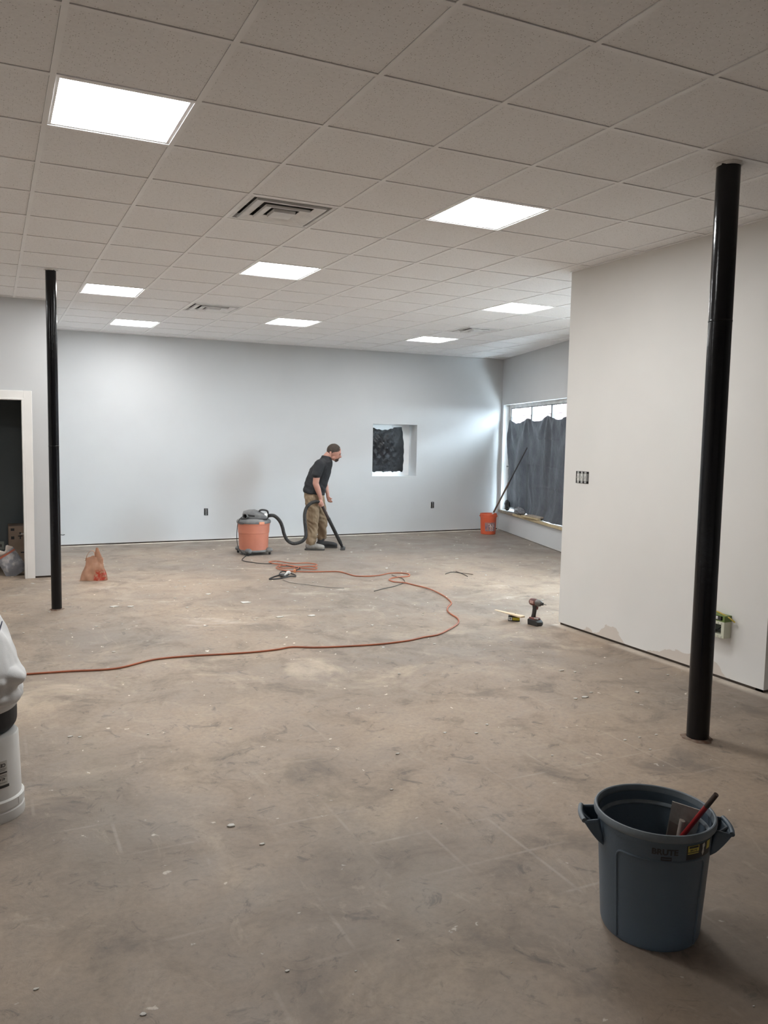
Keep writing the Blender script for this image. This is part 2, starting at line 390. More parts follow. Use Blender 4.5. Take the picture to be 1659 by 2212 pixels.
struct(wall('wall_west', (XW, YB), (XW, YL), (-1, 0), GAP, CEIL + .25, 0.12, [], M_PART))
struct(wall('wall_back', (XW, YB), (5.0, YB), (0, -1), GAP, CEIL + .25, 0.12, [], M_PART))
# partition box (its long face towards the room)
struct(wall('wall_partition', (PX0, PY0), (PX0, PY1), (1, 0), GAP, CEIL + .25, 0.12, [(5.493 - PY0, 5.662 - PY0, 1.308, 1.415)], M_PART))
struct(wall('wall_partition_front', (PX0 + .121, PY0), (6.3, PY0), (0, 1), GAP, CEIL + .25, 0.12, [], M_WALL))  # blue-grey here puts the daylight tint of this return face into the colour
struct(wall('wall_partition_rear', (PX0 + .121, PY1), (6.9, PY1), (0, -1), GAP, CEIL + .25, 0.12, [], M_WALL))
sill_plate('trim_4', (PX0, PY0 + .012), (PX0, PY1 - .01), (1, 0), 0.014)
sill_plate('trim_5', (PX0 + .014, PY0), (6.2, PY0), (0, 1), 0.014)

# dark room behind the doorway
struct(MB().box((-0.75, 11.02, 1.4), (2.8, 0.06, 2.8)).build('wall_dark_room', M_DARKROOM))
struct(MB().box((XJ - .14, 10.52, 1.4), (0.03, 0.96, 2.8)).build('wall_dark_room_right', M_DARKROOM))
struct(MB().box((-2.15, 10.52, 1.4), (0.03, 0.96, 2.8)).build('wall_dark_room_left', M_DARKROOM))
struct(MB().box((-0.75, 10.52, 2.75), (2.8, 0.96, 0.05)).build('ceiling_dark_room', M_DARKROOM))

# door opening: jambs, head and flat casing
d1 = link(bpy.data.objects.new('door_1', None)); d1.location = (-0.12, YL, 0); struct(d1)
def dpart(name, c, d, bev=0.003):
    c = (c[0] + 0.12, c[1] - YL, c[2]); return MB().box(c, d).build(name, M_TRIM, d1, bevel=bev)
dpart('jamb', (0.334, YL + .055, 1.018), (0.022, 0.155, 2.036)); dpart('jamb', (-0.604, YL + .055, 1.018), (0.022, 0.155, 2.036))
dpart('head_jamb', (-0.135, YL + .055, 2.047), (0.96, 0.155, 0.022))
dpart('casing', (0.388, YL - .010, 1.07), (0.088, 0.020, 2.14), .004); dpart('casing', (-0.658, YL - .010, 1.07), (0.088, 0.020, 2.14), .004)
dpart('head_casing', (-0.135, YL - .010, 2.096), (0.957, 0.020, 0.088), .004)

# ------------------------------------------------------------------ suspended ceiling
T = 0.6096; GX, GY = 0.2699, 3.1269
FILL_LIGHTS = [(-5, 4), (-4, 9)]  # unseen panels added as fill light, left of the view
LIGHTS = [(0, 1), (4, 2), (3, 6), (1, 9), (2, 13), (5, 11), (8, 7), (9, 12)]
VENTS = [(2, 3), (3, 10), (9, 10)]
ceil_o = MB().box((2.2, 4.4, CEIL + .20), (14.2, 17.6, 0.04)).build('ceiling', mat('dark_plenum', (0.05, 0.05, 0.05), 0.9)); struct(ceil_o)
def clip(poly, nx, ny, d):            # keep nx*x + ny*y <= d
    out = []
    for k in range(len(poly)):
        a, b = poly[k], poly[(k + 1) % len(poly)]; da = nx * a[0] + ny * a[1] - d; db = nx * b[0] + ny * b[1] - d
        if da <= 0: out.append(a)
        if (da < 0 < db) or (db < 0 < da): t = da / (da - db); out.append((a[0] + (b[0] - a[0]) * t, a[1] + (b[1] - a[1]) * t))
    return out
def area(p): return 0.5 * abs(sum(p[k][0] * p[(k + 1) % len(p)][1] - p[(k + 1) % len(p)][0] * p[k][1] for k in range(len(p)))) if len(p) > 2 else 0
RD = RN.dot(RA)
REG = [[(0, 1, PY0), (-1, 0, -XW), (0, -1, -YB)], [(0, -1, -PY0), (0, 1, PY1), (1, 0, PX0), (-1, 0, -XW)], [(0, -1, -PY1), (0, 1, YL), (-1, 0, -XW)], [(0, -1, -YL), (0, 1, YF), (-1, 0, -XJ)]]
def room_clip(poly):
    out = []
    for reg in REG:
        p = clip(poly, RN.x, RN.y, RD)
        for h in reg:
            if len(p) > 2: p = clip(p, *h)
        if area(p) > 2e-4: out.append(p)
    return out
G = 0.0009
TZ = CEIL + 0.0045
def rect(x0, x1, y0, y1): return [(x0, y0), (x1, y0), (x1, y1), (x0, y1)]
full_tile = None; rest = MB(); rest_t = MB(); tee_mesh = None
BW = 0.0125                             # half width of the grid flange
for j in range(-12, 16):
    for i in range(-8, 14):
        x0, y0 = GX + T * i, GY + T * j
        vis = -1 <= i and -3 <= j
        if (i, j) not in LIGHTS + FILL_LIGHTS and (i, j) not in VENTS:
            pieces = room_clip(rect(x0 + BW + G, x0 + T - BW - G, y0 + BW + G, y0 + T - BW - G))
            if (i, j) == (5, 0):        # tile cut in two around the black column
                pieces = [rect(x0 + BW + G, 3.6165, y0 + BW + G, y0 + T - BW - G), rect(3.6195, x0 + T - BW - G, y0 + BW + G, y0 + T - BW - G)]
            if pieces:
                cx, cy = x0 + T / 2, y0 + T / 2
                whole = len(pieces) == 1 and abs(area(pieces[0]) - (T - 2 * BW - 2 * G) ** 2) < 1e-4
                if not vis:
                    for p in pieces: rest.prism(p, TZ, TZ + .016)
                else:
                    if whole:
                        if full_tile is None:
                            h = T / 2 - BW - G; full_tile = MB().prism(rect(-h, h, -h, h), 0, .016).mesh('ceiling_tile'); full_tile.materials.append(M_TILE)
                        me = full_tile
                    else:
                        mb = MB()
                        for p in pieces: mb.prism([(a - cx, b - cy) for a, b in p], 0, .016)
                        me = mb.mesh('ceiling_tile'); me.materials.append(M_TILE)
                    o = link(bpy.data.objects.new('ceiling_tile', me), ceil_o); o.location = Vector((cx, cy, TZ))
        # cross tee along x at the near side of the cell
        pc = room_clip(rect(x0 + BW, x0 + T - BW, y0 - BW, y0 + BW))
        for p in pc:
            if vis:
                if abs(area(p) - (T - 2 * BW) * 2 * BW) < 1e-5:
                    if tee_mesh is None:
                        tee_mesh = MB().prism(rect(-T / 2 + BW, T / 2 - BW, -BW, BW), 0, .004).mesh('cross_tee'); tee_mesh.materials.append(M_GRID)
                    me = tee_mesh
                else:
                    me = MB().prism([(a - x0 - T / 2, b - y0) for a, b in p], 0, .004).mesh('cross_tee'); me.materials.append(M_GRID)
                o = link(bpy.data.objects.new('cross_tee', me), ceil_o); o.location = (x0 + T / 2, y0, CEIL)
            else: rest_t.prism(p, CEIL, CEIL + .004)
for i in range(-8, 15):
    x0 = GX + T * i; pc = room_clip(rect(x0 - BW, x0 + BW, YB, YF))
    if not pc: continue
    mb = MB()
    for p in pc: mb.prism(p, CEIL - .0005, CEIL + .0045)
    if i >= -1: mb.build('main_runner', M_GRID, ceil_o)
    else: rest_t.v, rest_t.f = rest_t.add(mb.v, mb.f).v, rest_t.f
tag(rest.build('outlying_ceiling_tile', M_TILE, ceil_o), kind='stuff'); tag(rest_t.build('outlying_grid', M_GRID, ceil_o), kind='stuff')
def angle_trim(A, B, n):
    A = Vector(A); B = Vector(B); n = Vector(n).normalized()
    mb = MB(); mb.prism([tuple(A), tuple(B), tuple(B + n * .022), tuple(A + n * .022)], CEIL - .001, CEIL + .003)
    mb.prism([tuple(A), tuple(B), tuple(B + n * .002), tuple(A + n * .002)], CEIL, CEIL + .03); mb.build('wall_angle', M_GRID, ceil_o)
angle_trim((XJ, YF), (8.62, YF), (0, -1)); angle_trim(tuple(RA), tuple(RA + RT * 7.0), -RN); angle_trim((XW, YL), (XJ, YL), (0, -1)); angle_trim((PX0, PY0), (PX0, PY1), (-1, 0))

LL = {(0, 1): 'large square lit ceiling panel nearest the camera, at upper left', (4, 2): 'lit ceiling panel nearest the black column by the partition',
      (3, 6): 'lit ceiling panel just beyond the nearest big air vent', (1, 9): 'lit ceiling panel nearest the left black column',
      (2, 13): 'lit ceiling panel at far left, close to the far wall', (5, 11): 'lit ceiling panel between the two far air vents, above the man',
      (8, 7): 'lit ceiling panel beside the corner of the partition', (9, 12): 'lit ceiling panel close to the far right corner'}
LL.update({(-5, 4): 'lit ceiling panel left of the frame, level with the nearest visible one', (-4, 9): 'lit ceiling panel left of the frame, before the doorway wall'})
proto = None
for (i, j) in LIGHTS + FILL_LIGHTS:
    t = thing('ceiling_light', LL[(i, j)], 'ceiling light', (GX + T * (i + .5), GY + T * (j + .5), CEIL + .004), 0, 'square panel lights in the ceiling grid')
    if proto is None:
        h = T / 2 - BW - .001; k = h - .016
        fr = MB()
        for a, b, c, d in ((-h, h, -h, -k), (-h, h, k, h), (-h, -k, -k, k), (k, h, -k, k)): fr.prism(rect(a, b, c, d), 0, .014)
        fm = fr.mesh('frame'); fm.materials.append(M_GRID)
        dm = MB().prism(rect(-k, k, -k, k), .003, .006).mesh('diffuser'); dm.materials.append(M_PANEL); bk = MB().prism(rect(-k, k, -k, k), .02, .05).mesh('housing'); bk.materials.append(M_GRID); proto = True
    for nm, me in (('frame', fm), ('diffuser', dm), ('housing', bk)): link(bpy.data.objects.new(nm, me), t)
VL = {(2, 3): 'large square air vent with stepped louvres, nearest the camera', (3, 10): 'square air vent in the ceiling beyond the left lights', (9, 10): 'square air vent near the far right corner'}
M_VENT = mat('dusty_white_vent', (0.86, 0.86, 0.85), 0.45, c2=(0.74, 0.74, 0.74), scale=9)
M_VENTD = mat('vent_interior', (0.20, 0.205, 0.21), 0.7, c2=(0.07, 0.07, 0.075), scale=12)
vm = None
for (i, j) in VENTS:
    t = thing('air_vent', VL[(i, j)], 'air vent', (GX + T * (i + .5), GY + T * (j + .5), CEIL + .002), 0, 'square air vents in the ceiling grid')
    if vm is None:
        vm = []
        h = T / 2 - BW - .002
        def ring(ho, zo, hi, zi):     # sloping square ring, thin
            mb = MB(); vs = [];
            for hh, z in ((ho, zo), (hi, zi), (hi, zi + .003), (ho, zo + .003)): vs += [(-hh, -hh, z), (hh, -hh, z), (hh, hh, z), (-hh, hh, z)]
            fs = [(a * 4 + k, a * 4 + (k + 1) % 4, ((a + 1) % 4) * 4 + (k + 1) % 4, ((a + 1) % 4) * 4 + k) for a in range(4) for k in range(4)]
            mb.add(vs, fs); return mb
        def flat(ho, hi, z): return ring(ho, z, hi, z)
        b = flat(h, h - .026, 0); r2 = ring(h - .026, 0, h - .029, .03); b.add(r2.v, r2.f); b2 = b.mesh('frame'); b2.materials.append(M_VENT); vm.append(('frame', b2))
        for ro_, ri_, z_ in ((.236, .172, -.007), (.150, .098, -.014)):      # stepped-down rings: rolled lip, then a pan rising gently to the middle
            mb = ring(ro_, z_ - .002, ro_ - .009, z_ - .002); r2 = ring(ro_ - .009, z_ - .002, ri_, z_ + .011); mb.add(r2.v, r2.f); r3 = ring(ro_, z_ - .002, ro_ + .002, z_ + .010); mb.add(r3.v, r3.f)
            me = mb.mesh('louvre_ring'); me.materials.append(M_VENT); vm.append(('louvre_ring', me))
        mb = MB().prism(rect(-.074, .074, -.074, .074), -.021, -.017); r2 = ring(.074, -.019, .076, -.004); mb.add(r2.v, r2.f); me = mb.mesh('centre_plate'); me.materials.append(M_VENT); vm.append(('centre_plate', me))
        me = MB().box((0, 0, .105), (2 * h, 2 * h, .02)).box((0, h - .005, .06), (2 * h, .01, .08)).box((0, -h + .005, .06), (2 * h, .01, .08)).box((h - .005, 0, .06), (.01, 2 * h, .08)).box((-h + .005, 0, .06), (.01, 2 * h, .08)).mesh('plenum_box'); me.materials.append(M_VENTD); vm.append(('plenum_box', me))
    for nm, me in vm: link(bpy.data.objects.new(nm, me), t)

# ------------------------------------------------------------------ black steel columns
M_RUST = mat('rusty_concrete_collar', (0.13, 0.065, 0.04), 0.9, c2=(0.22, 0.17, 0.13), scale=30)
M_PLAST = mat('white_patching_plaster', (0.74, 0.73, 0.71), 0.9, bump=0.4, bscale=60)
def column(x, y, r, label, weld):
    t = thing('steel_column', label, 'column', (x, y, 0))
    MB().lathe([(r, .0), (r, CEIL + .02)], 48).build('pipe', M_BLACK, t, smooth=40)
    MB().lathe([(r - .001, weld - .007), (r + .0016, weld - .003), (r + .0016, weld + .003), (r - .001, weld + .007)], 40, closed_ends=False).build('weld_seam', M_BLACK, t, smooth=60)
    def rr(q, z, a): return q * (1 + .10 * math.sin(3 * a + 1) + .06 * math.sin(7 * a))
    MB().lathe([(r * .99, .0), (r * 1.38, .001), (r * 1.20, .006), (r * .99, .010)], 36, rad=lambda q, z, a: q if q < r else rr(q, z, a)).build('base_collar', M_RUST, t, smooth=50)
    MB().lathe([(r * .99, CEIL + .004), (r * 1.25, CEIL + .003), (r * 1.15, CEIL - .004), (r * .99, CEIL - .010)], 36, rad=lambda q, z, a: q if q < r else rr(q, z, a)).build('ceiling_collar', M_PLAST, t, smooth=50)
column(3.618, 3.226, 0.0615, 'thick glossy black steel column in front of the white partition', 2.34)
column(0.534, 8.066, 0.047, 'slim black steel column at left, beside the doorway', 1.55)

# ------------------------------------------------------------------ small window in the far wall
win2 = link(bpy.data.objects.new('window_2', None)); win2.location = (6.42, YF + .30, 1.0); struct(win2)
X0, X1, Z0, Z1 = 5.99, 6.857, 1.012, 1.918
M_VINYL = mat('white_vinyl_window', (0.84, 0.84, 0.83), 0.35, c2=(0.80, 0.80, 0.80))
def wp(name, c, d, m, bev=.003): return MB().box((c[0] - 6.42, c[1] - YF - .30, c[2] - 1.0), d).build(name, m, win2, bevel=bev)
yf = YF + .315
for c, d in (((X0 + .03, yf, 1.465), (.06, .05, .906)), ((X1 - .085, yf, 1.465), (.17, .05, .906)), ((6.37, yf, Z0 + .03), (.65, .05, .06)), ((6.37, yf, Z1 - .055), (.65, .05, .11))): wp('window_frame', c, d, M_VINYL)
wp('pane', (6.4235, yf + .005, 1.465), (.75, .006, .79), M_GLASS, 0)
def liner(u, v):
    x = X0 + .004 + u * (.765 + .02 * math.sin(v * 5)); top = 1.880 - .060 * math.sin(math.pi * min(1, u * 1.08)) ** 1.5 + .006 * math.sin(u * 40)
    if u > .75: top = 1.880 - .010 * (1 - u) / .25
    bot = 1.078 + .006 * math.sin(u * 23) + .004 * math.sin(u * 51)
    z = bot + (top - bot) * v
    rgt = X0 + .70 + .055 * math.sin(math.pi * (v * .82 + .18)) ** .8 + .004 * math.sin(v * 31)
    x = X0 + .004 + u * (rgt - X0 - .004)
    d = .010 * mnoise.fractal(Vector((u * 5, v * 6, 1.3)), .9, 2.1, 4) + .018 * math.sin(u * math.pi)
    du, dv = u - .33, v - .55
    d += .040 * math.exp(-((du * 3.0) ** 2 + (dv * 4.0) ** 2)) * (abs(((du + dv * .8) * 9) % 2 - 1) + .7 * abs(((du * 1.2 - dv) * 8) % 2 - 1))
    return (x, YF + .275 - d, z)
o = MB().grid(liner, 46, 54).build('black_plastic_liner', M_SHEET2, smooth=180); tag(o, 'black plastic bag taped over the small window in the far wall', 'plastic sheet')
tape = mat('blue_masking_tape', (0.05, 0.32, 0.62), 0.6)
o = MB().box((6.655, YF + .284, 1.125), (.05, .004, .075), rot=('Y', .3)).build('masking_tape', tape, bevel=.001); tag(o, 'strip of blue tape at the lower right corner of the small window', 'tape')
o = MB().box((6.03, YF + .284, 1.086), (.06, .004, .03)).build('masking_tape', tape, bevel=.001); tag(o, 'strip of blue tape at the lower left corner of the small window', 'tape')

# ------------------------------------------------------------------ storefront window with polythene sheet
WM = basis((RT.x, RT.y, 0), (RN.x, RN.y, 0), (0, 0, 1), (RA.x, RA.y, 0))     # local: x along wall, y outwards, z up
win1 = link(bpy.data.objects.new('window_1', None)); win1.matrix_world = WM; struct(win1)
M_ALU = mat('grimy_white_window_frame', (0.72, 0.72, 0.70), 0.45, c2=(0.55, 0.54, 0.52), scale=8)
M_ALUD = mat('dark_frame_gasket', (0.10, 0.10, 0.10), 0.6)
M_MUL = mat('grey_steel_mullion', (0.22, 0.22, 0.225), 0.5, c2=(0.16, 0.16, 0.165))
def w1(name, c, d, m=M_ALU, bev=.003): return MB().box(c, d).build(name, m, win1, bevel=bev)
w1('window_frame', (WT0 + .055, .155, 1.3525), (.11, .07, 1.93)); w1('window_frame', (WT1 - .04, .155, 1.3525), (.08, .07, 1.93))
w1('window_frame', ((WT0 + WT1) / 2, .155, WZ1 - .030), (WT1 - WT0 - .2, .07, .06)); w1('window_frame', ((WT0 + WT1) / 2, .155, WZ0 + .055), (WT1 - WT0 - .2, .07, .05))
w1('head_gasket', ((WT0 + WT1) / 2, .125, WZ1 - .066), (WT1 - WT0 - .2, .012, .014), M_ALUD, .001)
w1('side_gasket', (WT0 + .117, .125, 1.3525), (.010, .012, 1.80), M_ALUD, .001)
for tt in (1.22, 2.14, 3.06):
    w1('mullion', (tt, .16, 1.34), (.055, .05, 1.86), M_MUL); w1('mullion_gasket', (tt - .034, .15, 1.34), (.010, .02, 1.86), M_ALUD, .001)
for a, b in ((WT0 + .11, 1.19), (1.25, 2.11), (2.17, 3.03), (3.09, WT1 - .08)): w1('pane', ((a + b) / 2, .175, 1.34), (b - a, .006, 1.80), M_GLASS, 0)
w1('reveal_bracket', (WT0 + .06, .105, 1.19), (.13, .03, .018), M_ALUD, .002)
w1('catch', (WT0 + .165, .11, 2.07), (.018, .03, .07), M_ALUD, .002)
M_PINE = mat('raw_pine', (0.52, 0.42, 0.26), 0.75, c2=(0.42, 0.33, 0.20), scale=12)
M_GREYWOOD = mat('weathered_grey_board', (0.26, 0.22, 0.18), 0.8, c2=(0.38, 0.33, 0.27), scale=14)
sb = MB().box(((WT0 + WT1) / 2 + .02, .045, WZ0 - .022), (WT1 - WT0 + .10, .17, .042)).build('window_sill', M_PINE, win1, bevel=.003)
MB().box((WT0 + .42, -.034, WZ0 - .015), (.80, .024, .036)).build('weathered_sill_edge', M_GREYWOOD, win1, bevel=.003)

def hang(u, v):          # polythene: pinned at the mullions, sagging between them
    x = .215 + u * 3.13
    pins = [(.215, 2.050), (1.19, 2.056), (2.11, 2.085), (3.06, 2.075), (3.35, 2.09)]
    for (a, za), (b, zb) in zip(pins, pins[1:]):
        if a <= x <= b + 1e-6:
            k = (x - a) / (b - a); top = za + (zb - za) * k - (.075 * min(1, (b - a) / .9)) * math.sin(math.pi * k) ** 1.2; break
    top += .012 * mnoise.noise(Vector((x * 9, 0, 4)))
    bot = .455 - .062 * min(1, max(0, (x - .7) / .8)) + .008 * mnoise.noise(Vector((x * 5, 2, 0)))
    z = bot + (top - bot) * v
    d = 0
    for px, pz in pins[:4]:                     # folds fanning down from the pins
        a = math.atan2(x - px, pz + .10 - z); rr = math.hypot(x - px, pz - z)
        d += 0.030 * math.cos(a * 8.5 + px * 3) * math.exp(-abs(a) * 1.0) * min(1, rr * 4) * math.exp(-rr * .85)
    d += .014 * math.sin(x * 7.5 + 1.6 * math.sin(z * 1.7)) * (1 - v) ** .6 + .004 * math.sin(x * 19 + 2 * math.sin(z * 2.3))
    d += .030 * math.exp(-((x - 1.35 - .28 * (1.2 - z)) / .05) ** 2) * max(0, 1 - abs(z - .95) / .75)
    d += .024 * math.exp(-((x - 2.35 + .10 * (1.6 - z)) / .06) ** 2) * max(0, 1 - abs(z - 1.5) / .7)
    d += .022 * mnoise.fractal(Vector((x * 2.4, z * 1.8, .5)), .9, 2.1, 5)
    for zz, x0, x1 in ((1.72, 1.6, 2.6), (1.28, 1.1, 2.8), (.93, 1.7, 3.0)):   # fold creases
        if x0 < x < x1: d += .010 * math.exp(-((z - zz + .02 * (x - x0)) / .010) ** 2)
    y = .085 - d
    if z < .56: y -= (.56 - z) * .35 * min(1, max(0, (x - 1.0) / .7))
    if u < .06: x += (.022 + .02 * mnoise.noise(Vector((0, z * 3, 5)))) * (1 - u / .06) * min(1, max(0, (1.35 - z) * 3))
    return (x, min(y, .118), z)
o = MB().grid(hang, 120, 110).build('polythene_sheet', M_SHEET, smooth=180); o.matrix_world = WM; tag(o, 'dark grey polythene sheet hung over the big storefront window', 'plastic sheet')
# things lying on the sill
def on_sill(name, mb, m, label, cat, **k):
    o = mb.build(name, m, **k); o.matrix_world = WM; return tag(o, label, cat)
on_sill('board_offcut', MB().box((1.82, -.005, WZ0 + .019), (.62, .13, .028), rot=('Z', .10)), M_PINE, 'long pine board offcut lying on the window sill', 'board', bevel=.002)
on_sill('board_offcut', MB().box((1.95, .000, WZ0 + .047), (.48, .10, .026), rot=('Z', .16)), M_GREYWOOD, 'shorter grey board offcut on top of the pine one', 'board', bevel=.002)
on_sill('putty_knife', MB().box((.82, .0, WZ0 + .012), (.34, .055, .010), rot=('Z', .15)).tube([(.98, .028, WZ0 + .014), (1.12, .05, WZ0 + .016)], .012, 8), mat('dull_steel', (0.30, 0.31, 0.32), 0.4, 0.7), 'flat steel scraper lying on the window sill', 'scraper', bevel=.001)
def rumple(c, r, seed, n=(24, 14)):
    def fn(u, v):
        a = 2 * math.pi * u; th = math.pi * v
        k = 1 + .38 * mnoise.fractal(Vector((math.cos(a) * math.sin(th) * 2 + seed, math.sin(a) * math.sin(th) * 2, math.cos(th) * 2)), .8, 2.2, 4)
        return (c[0] + r[0] * k * math.cos(a) * math.sin(th), c[1] + r[1] * k * math.sin(a) * math.sin(th), max(WZ0 + .002, c[2] - r[2] * k * math.cos(th)))
    return MB().grid(fn, *n)
on_sill('plastic_scrap', rumple((.40, .03, WZ0 + .10), (.10, .045, .085), 3.1), M_SHEET2, 'crumpled black plastic at the left end of the window sill', 'plastic scrap', smooth=180)
M_CLEAR = mat('cloudy_clear_plastic', (0.22, 0.225, 0.24), 0.22, c2=(0.12, 0.125, 0.14), scale=14)
on_sill('plastic_scrap', rumple((1.15, .005, WZ0 + .06), (.26, .05, .065), 7.7, (40, 20)), M_CLEAR, 'crumpled clear plastic on the sill behind the boards', 'plastic scrap', smooth=180)

# glazed door behind the partition (lets the daylight onto the floor there)
door2 = link(bpy.data.objects.new('door_2', None)); door2.matrix_world = WM; struct(door2)
DM = (DT0 + DT1) / 2
for a, c, d in (('door_frame', (DT0 + .03, .08, 1.435), (.06, .10, 2.83)), ('door_frame', (DT1 - .03, .08, 1.435), (.06, .10, 2.83)), ('door_stile', (DM, .08, 1.10), (.07, .06, 2.10)), ('door_frame', (DM, .08, 2.82), (DT1 - DT0 - .12, .10, .06)), ('transom_bar', (DM, .08, 2.18), (DT1 - DT0 - .12, .08, .06)), ('door_frame', (DM, .08, .06), (DT1 - DT0 - .12, .10, .08))):
    MB().box(c, d).build(a, M_ALU, door2, bevel=.003)
for a, b in ((DT0 + .06, DM - .035), (DM + .035, DT1 - .06)): MB().box(((a + b) / 2, .08, 1.125), (b - a, .006, 2.05)).build('pane', M_GLASS, door2)
MB().box((DM, .08, 2.50), (DT1 - DT0 - .12, .006, .58)).build('pane', M_GLASS, door2)

# outside: pavement, road and the brick building across the street
struct(MB().box((54, 24, -.40), (88, 150, .2)).build('street_ground', mat('wet_asphalt', (0.07, 0.07, 0.072), 0.9)))
bl = thing('brick_building', 'pink brick building across the street, seen through the window', 'building', (31, 14, -.3), math.radians(-16.5))
M_BRICK = mat('faded_brick', (0.056, 0.031, 0.029), 0.9, c2=(0.064, 0.037, 0.034), scale=4)
MB().box((4, 24, 4), (8, 94, 8)).box((4, 24, 8.15), (8.4, 94.4, .3)).build('wall', M_BRICK, bl)
for k in range(-6, 31):
    for z in (2.0, 5.2):
        f = MB().box((-.03, k * 2.2, z), (.10, 1.0, 1.7)).build('window', M_ALU, bl); MB().box((-.085, k * 2.2, z), (.02, .82, 1.5)).build('pane', mat('reflecting_pane', (0.05, 0.06, 0.075), 0.25), f)
# ------------------------------------------------------------------ electrical boxes
M_BOXD = mat('dark_grey_steel_box', (0.06, 0.06, 0.062), 0.5, c2=(0.03, 0.03, 0.03))
M_DEV = mat('white_device_plastic', (0.70, 0.70, 0.67), 0.4, c2=(0.60, 0.60, 0.58))
M_ZINC = mat('zinc_strap', (0.55, 0.56, 0.56), 0.35, 0.8)
def outlet(x, z, label):
    t = thing('wall_outlet', label, 'outlet', (x, YF, z), 0, 'uncovered outlets in the far wall')
    mb = MB()
    for c, d in (((0, -.001, .052), (.062, .006, .008)), ((0, -.001, -.052), (.062, .006, .008)), ((-.028, -.001, 0), (.008, .006, .104)), ((.028, -.001, 0), (.008, .006, .104)), ((0, .0015, 0), (.05, .003, .10))): mb.box(c, d)
    mb.build('box', M_BOXD, t)
    d_ = MB().box((0, -.006, .020), (.030, .012, .026)).box((0, -.006, -.020), (.030, .012, .026)).box((0, -.004, 0), (.026, .008, .07)).build('receptacle', mat('brown_grey_device', (0.16, 0.16, 0.16), 0.4), t, bevel=.002)
    for z_ in (.020, -.020):
        for x_ in (-.006, .006): MB().box((x_, -.0125, z_ + .003), (.002, .002, .008)).build('slot', M_BLACK, d_)
    for z_ in (.042, -.042): MB().box((0, -.003, z_), (.022, .004, .012)).build('mounting_strap', M_ZINC, t)
outlet(3.076, .462, 'uncovered dark wall outlet to the left of the vacuum cleaner')
outlet(7.204, .487, 'uncovered dark wall outlet below and right of the small window')
# three-gang switch box in the partition: local x into the room (-X world), built on the wall face
t = thing('switch_box', 'open three gang switch box with white switches, high on the partition', 'switch', (PX0, 5.578, 1.362), 0)
mb = MB().box((.05, 0, 0), (.004, .166, .104)).box((.025, -.0825, 0), (.05, .003, .104)).box((.025, .0825, 0), (.05, .003, .104)).box((.025, 0, .0515), (.05, .166, .003)).box((.025, 0, -.0515), (.05, .166, .003))
mb.build('box', M_BOXD, t)
for k in (-1, 0, 1):
    sw = MB().box((.004, k * .047, 0), (.026, .030, .066)).build('switch', M_DEV, t, bevel=.003)
    MB().box((-.012, k * .047, .004), (.012, .010, .022), rot=('Y', .3)).build('toggle', M_DEV, sw, bevel=.002)
    for z_ in (.042, -.042): MB().box((-.006, k * .047, z_), (.004, .028, .016)).build('strap', M_ZINC, sw, bevel=.002)
# surface boxes low on the partition with the yellow cable
M_IVORY = mat('ivory_surface_box', (0.66, 0.67, 0.54), 0.45, c2=(0.60, 0.61, 0.49))
M_GREEN = mat('lime_green_box', (0.17, 0.25, 0.06), 0.45, c2=(0.14, 0.21, 0.05))
t = thing('surface_box', 'ivory surface box with a dark open front, low on the partition', 'junction box', (PX0, 4.022, .372), 0)
mb = MB()
for c, d in (((-.035, .067, 0), (.07, .026, .116)), ((-.035, -.067, 0), (.07, .026, .116)), ((-.035, 0, .047), (.07, .108, .022)), ((-.035, 0, -.047), (.07, .108, .022)), ((-.004, 0, 0), (.008, .12, .10))): mb.box(c, d)
mb.build('housing', M_IVORY, t, bevel=.002)
MB().box((-.010, 0, 0), (.004, .106, .07)).build('back_panel', mat('dark_green_grey', (0.07, 0.085, 0.07), 0.5), t)
MB().tube(spline([(-.02, .03, -.02), (-.05, .01, -.03), (-.055, -.02, 0), (-.03, -.04, .02)]), .004, 6).build('wire_tail', M_BLACK, t, smooth=60)
for y_ in (.05, .022, -.03, -.058):
    for z_ in (.047, -.047): MB().lathe([(.0035, 0), (.0035, .002), (0, .003)], 8, basis((0, 0, 1), (0, 1, 0), (-1, 0, 0), (-.0702, y_, z_))).build('screw', M_ZINC, t)
t = thing('low_voltage_box', 'lime green box with a white device, mounted above the ivory box', 'junction box', (PX0, 4.022, .452), 0)
mb = MB()
for c, d in (((-.035, .066, 0), (.07, .030, .044)), ((-.035, -.072, 0), (.07, .018, .044)), ((-.035, 0, .019), (.07, .13, .006)), ((-.035, 0, -.019), (.07, .13, .006)), ((-.004, 0, 0), (.008, .12, .04))): mb.box(c, d)
mb.build('housing', M_GREEN, t, bevel=.0015)
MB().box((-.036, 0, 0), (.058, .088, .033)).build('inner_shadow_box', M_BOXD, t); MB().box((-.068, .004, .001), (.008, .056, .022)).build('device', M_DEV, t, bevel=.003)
ycab = MB().tube(spline([(PX0 - .03, 4.11, .480), (PX0 - .035, 4.05, .488), (PX0 - .04, 3.99, .480), (PX0 - .035, 3.93, .462), (PX0 - .022, 3.895, .437)]), .0075, 8, flat=.6).build('cable', mat('yellow_cable_sheath', (0.52, 0.38, 0.06), 0.5), smooth=70)
tag(ycab, 'short yellow cable lying over the top of the green box', 'cable')
tag(MB().tube(spline([(0.90, YF - .002, .176), (.935, YF - .03, .172), (.96, YF - .035, .180)]), .005, 6).build('cable_stub', M_BLACK, smooth=70), 'short dark wire stub poking from the far wall beside the left column', 'wire')

